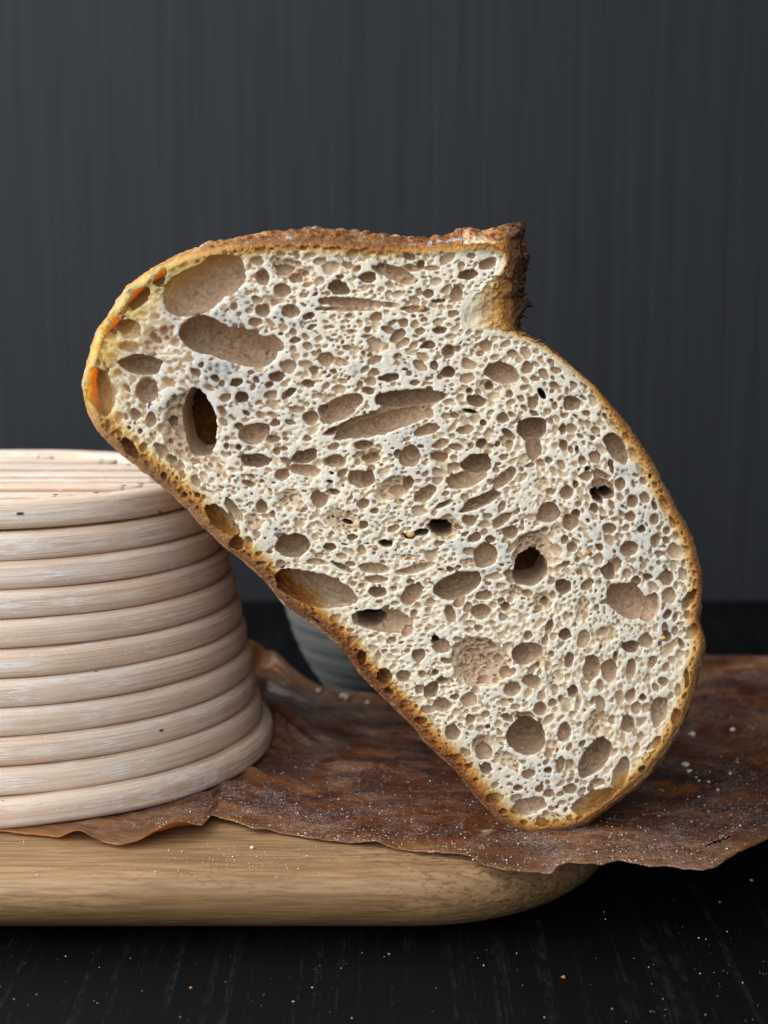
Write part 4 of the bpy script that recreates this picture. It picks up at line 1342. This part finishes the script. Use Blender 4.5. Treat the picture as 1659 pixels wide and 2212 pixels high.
    for _ in range(46):
        i_ = rng.integers(0, len(lipp) - 1)
        tq = rng.random()
        px = lipp[i_][0] * (1 - tq) + lipp[i_ + 1][0] * tq - 5
        py = lipp[i_][1] * (1 - tq) + lipp[i_ + 1][1] * tq
        p_ = on_y(px, py, rng.uniform(0.004, 0.013))
        spike(p_, (1.0, rng.normal(0, 0.4), 0.15 + rng.normal(0, 0.55)), rng.uniform(0.0005, 0.0016), rng.uniform(0.0004, 0.0010), rng.normal(0, 0.0005, 3), 0.8, rng.uniform(0.6, 1.0), 5)
    me = mesh_np('torn_edge', np.concatenate(VV), np.concatenate(QQ))
    BK, BN = np.concatenate(BK), np.concatenate(BN)
    fattr(me, 'bake', BK); fattr(me, 'burn', BN)
    for nm_ in ('skin', 'gold', 'lining_shade'):
        fattr(me, nm_, np.zeros(len(BK)))
    o = link('torn_edge', me, mat, root)
    o['kind'] = 'stuff'


build_bread()


# ================================================================== CRUMBS AND FLOUR
def lump(r, rng, sub=2, flat=0.7):
    import bmesh
    bm = bmesh.new()
    bmesh.ops.create_icosphere(bm, subdivisions=sub, radius=1.0)
    ph = rng.uniform(0, 6, (4, 3)); fr = rng.uniform(1.5, 4.5, (4, 3))
    for v in bm.verts:
        d = sum(math.sin(fr[k] @ np.array(v.co) + ph[k, 0]) for k in range(4))
        v.co *= r * (1 + 0.16 * d)
        v.co.z *= flat
    me = bpy.data.meshes.new('bread_crumb')
    bm.to_mesh(me); bm.free()
    for p in me.polygons: p.use_smooth = True
    return me


def plain(name, c0, c1, rough=0.8):
    m = NT(name)
    m.base(m.ramp(m.noise(m.coords(), 700, 3), [(0.3, c0), (0.7, c1)]))
    m.set(Roughness=rough)
    return m.m


M_PALE = plain('pale_crumb', (0.55, 0.50, 0.40), (0.78, 0.74, 0.66))
M_BROWN = plain('toasted_crumb', (0.30, 0.12, 0.035), (0.55, 0.28, 0.09))
M_FLOUR = plain('flour', (0.62, 0.61, 0.58), (0.80, 0.79, 0.76))


def build_crumbs():
    rng = np.random.default_rng(21)
    def put(px, py, r, mat, where, label, group=None):
        z = {'board': 0.0, 'table': TABLE_Z, 'paper': 0.0015}[where]
        w = on_z(px, py, z)
        if where == 'paper':
            for _ in range(3):
                z = paper_z(w[0], w[1]); w = on_z(px, py, z)
        me = lump(r, rng)
        o = link('bread_crumb', me, mat)
        o.location = (w[0], w[1], z + r * 0.5)
        o.rotation_euler = (0, 0, rng.uniform(0, 6))
        tag(o, label, 'crumb', group)
    put(545, 1833, 0.00055, M_PALE, 'board', 'lone white crumb on the wooden board below the paper edge', None)
    g = 'brown crumbs on the table'
    for px, py, r in ((1217, 2113, 0.0005), (1623, 1903, 0.0005), (413, 2135, 0.0003), (841, 2062, 0.0003), (1555, 1950, 0.0003)):
        put(px, py, r, M_BROWN, 'table', 'small toasted brown crumb lying on the black table', g)
    g = 'pale crumbs on the paper'
    for px, py, r in ((1481, 1655, 0.0013), (1488, 1668, 0.0010), (1495, 1590, 0.0014), (1583, 1578, 0.0011), (1592, 1650, 0.0009), (1577, 1672, 0.0007), (1531, 1690, 0.0006), (1510, 1688, 0.0006), (1504, 1680, 0.0005),
                      (1551, 1708, 0.0006), (1510, 1722, 0.0005), (746, 1509, 0.0022), (690, 1494, 0.0012), (700, 1497, 0.0010), (795, 1520, 0.0013), (1022, 1858, 0.0004), (1135, 1812, 0.0004)):
        put(px, py, r * 0.72, M_PALE, 'paper', 'small pale crumb lying on the brown baking paper', g)
    put(1427, 1713, 0.0010, M_BROWN, 'paper', 'orange brown crust crumb on the baking paper beside the bread')
    # crumbs clinging to the cut face
    for px, py, r, mat, lab in ((1434, 1208, 0.0014, M_PALE, 'loose white crumb caught in a pore near the right crust'),
                                (912, 667, 0.0010, M_BROWN, 'dark brown fleck stuck on the cut face under the crease'),
                                (887, 1155, 0.0010, plain('amber_crumb', (0.50, 0.28, 0.08), (0.66, 0.42, 0.14)), 'amber crumb caught in the torn slit of the crumb'),
                                (809, 1183, 0.0008, M_BROWN, 'reddish crumb stuck below the torn slit of the crumb'),
                                (1271, 1194, 0.0008, M_BROWN, 'orange fleck stuck above the round dark hole in the crumb'),
                                (1432, 1378, 0.0009, plain('golden_crumb', (0.55, 0.33, 0.08), (0.70, 0.45, 0.14)), 'golden crumb caught in a pore beside the right crust')):
        w = on_y(px, py, 0.0)
        o = link('bread_crumb', lump(r, rng), mat)
        o.location = (w[0], 0.0002, w[2])
        tag(o, lab, 'crumb')

    # flour: thousands of grains, nobody could count them
    def grains(name, pts, rad, label, mat):
        T = np.array([(1, 0, 0), (-1, 0, 0), (0, 1, 0), (0, -1, 0), (0, 0, 1), (0, 0, -1)], float)
        F = np.array([(0, 2, 4), (2, 1, 4), (1, 3, 4), (3, 0, 4), (2, 0, 5), (1, 2, 5), (3, 1, 5), (0, 3, 5)])
        n = len(pts)
        V = T[None] * rad[:, None, None] * rng.uniform(0.6, 1.3, (n, 6, 1))
        V[..., 2] = V[..., 2] * 0.7
        V = V + pts[:, None, :] + np.array([0, 0, 1]) * (rad * 0.35)[:, None, None]
        Q = (F[None] + (np.arange(n) * 6)[:, None, None]).reshape(-1, 3)
        o = link(name, mesh_np(name, V.reshape(-1, 3), Q), mat)
        tag(o, label, 'flour', kind='stuff')
    # on the table, in loose drifts
    P, R = [], []
    cl = [(rng.uniform(-0.13, 0.13), rng.uniform(-0.11, -0.02)) for _ in range(34)]
    for _ in range(480):
        if rng.random() < 0.6:
            c = cl[rng.integers(len(cl))]
            x, y = c[0] + rng.normal(0, 0.012), c[1] + rng.normal(0, 0.010)
        else:
            x, y = rng.uniform(-0.13, 0.14), rng.uniform(-0.13, 0.02)
        if x < 0.055 and y > -0.022: continue
        P.append((x, y, TABLE_Z)); R.append(min(0.00026, 0.00005 + rng.exponential(0.00005)))
    grains('flour_grains', np.array(P), np.array(R), 'scattered white flour grains on the black table', M_FLOUR)
    P, R = [], []
    for _ in range(420):
        x, y = rng.uniform(-0.11, 0.045), -0.025 + rng.exponential(0.007)
        if rng.random() < 0.35:
            x, y = rng.normal(-0.035, 0.010), rng.normal(-0.017, 0.004)
        yf = np.interp(x, PAPER['xs'], PAPER['yf'])
        if y > yf or y < -0.0252: continue
        ins = y + 0.0272
        z = np.interp(ins, [0, 0.0004, 0.0014, 0.003, 0.005, 0.008, 0.015], [-0.0085, -0.0055, -0.0031, -0.0016, -0.0008, -0.0003, 0])
        P.append((x, y, z)); R.append(min(0.0003, 0.00006 + rng.exponential(0.00005)))
    grains('flour_grains', np.array(P), np.array(R), 'fine flour grains sprinkled along the front of the wooden board', M_FLOUR)
    P, R = [], []
    for _ in range(8000):
        x = rng.uniform(-0.06, 0.118)
        i = np.searchsorted(PAPER['xs'], x)
        yf, yb = PAPER['yf'][i], PAPER['yb'][i]
        y = yf + min(1, rng.exponential(0.24)) * (yb - yf)
        if math.hypot(max(x + 0.112, 0), y - 0.08) < 0.082: continue
        P.append((x, y, paper_z(x, y))); R.append(min(0.00030, 0.00006 + rng.exponential(0.000045)))
    grains('flour_grains', np.array(P), np.array(R), 'fine white flour dust sprinkled over the baking paper', M_FLOUR)


build_crumbs()
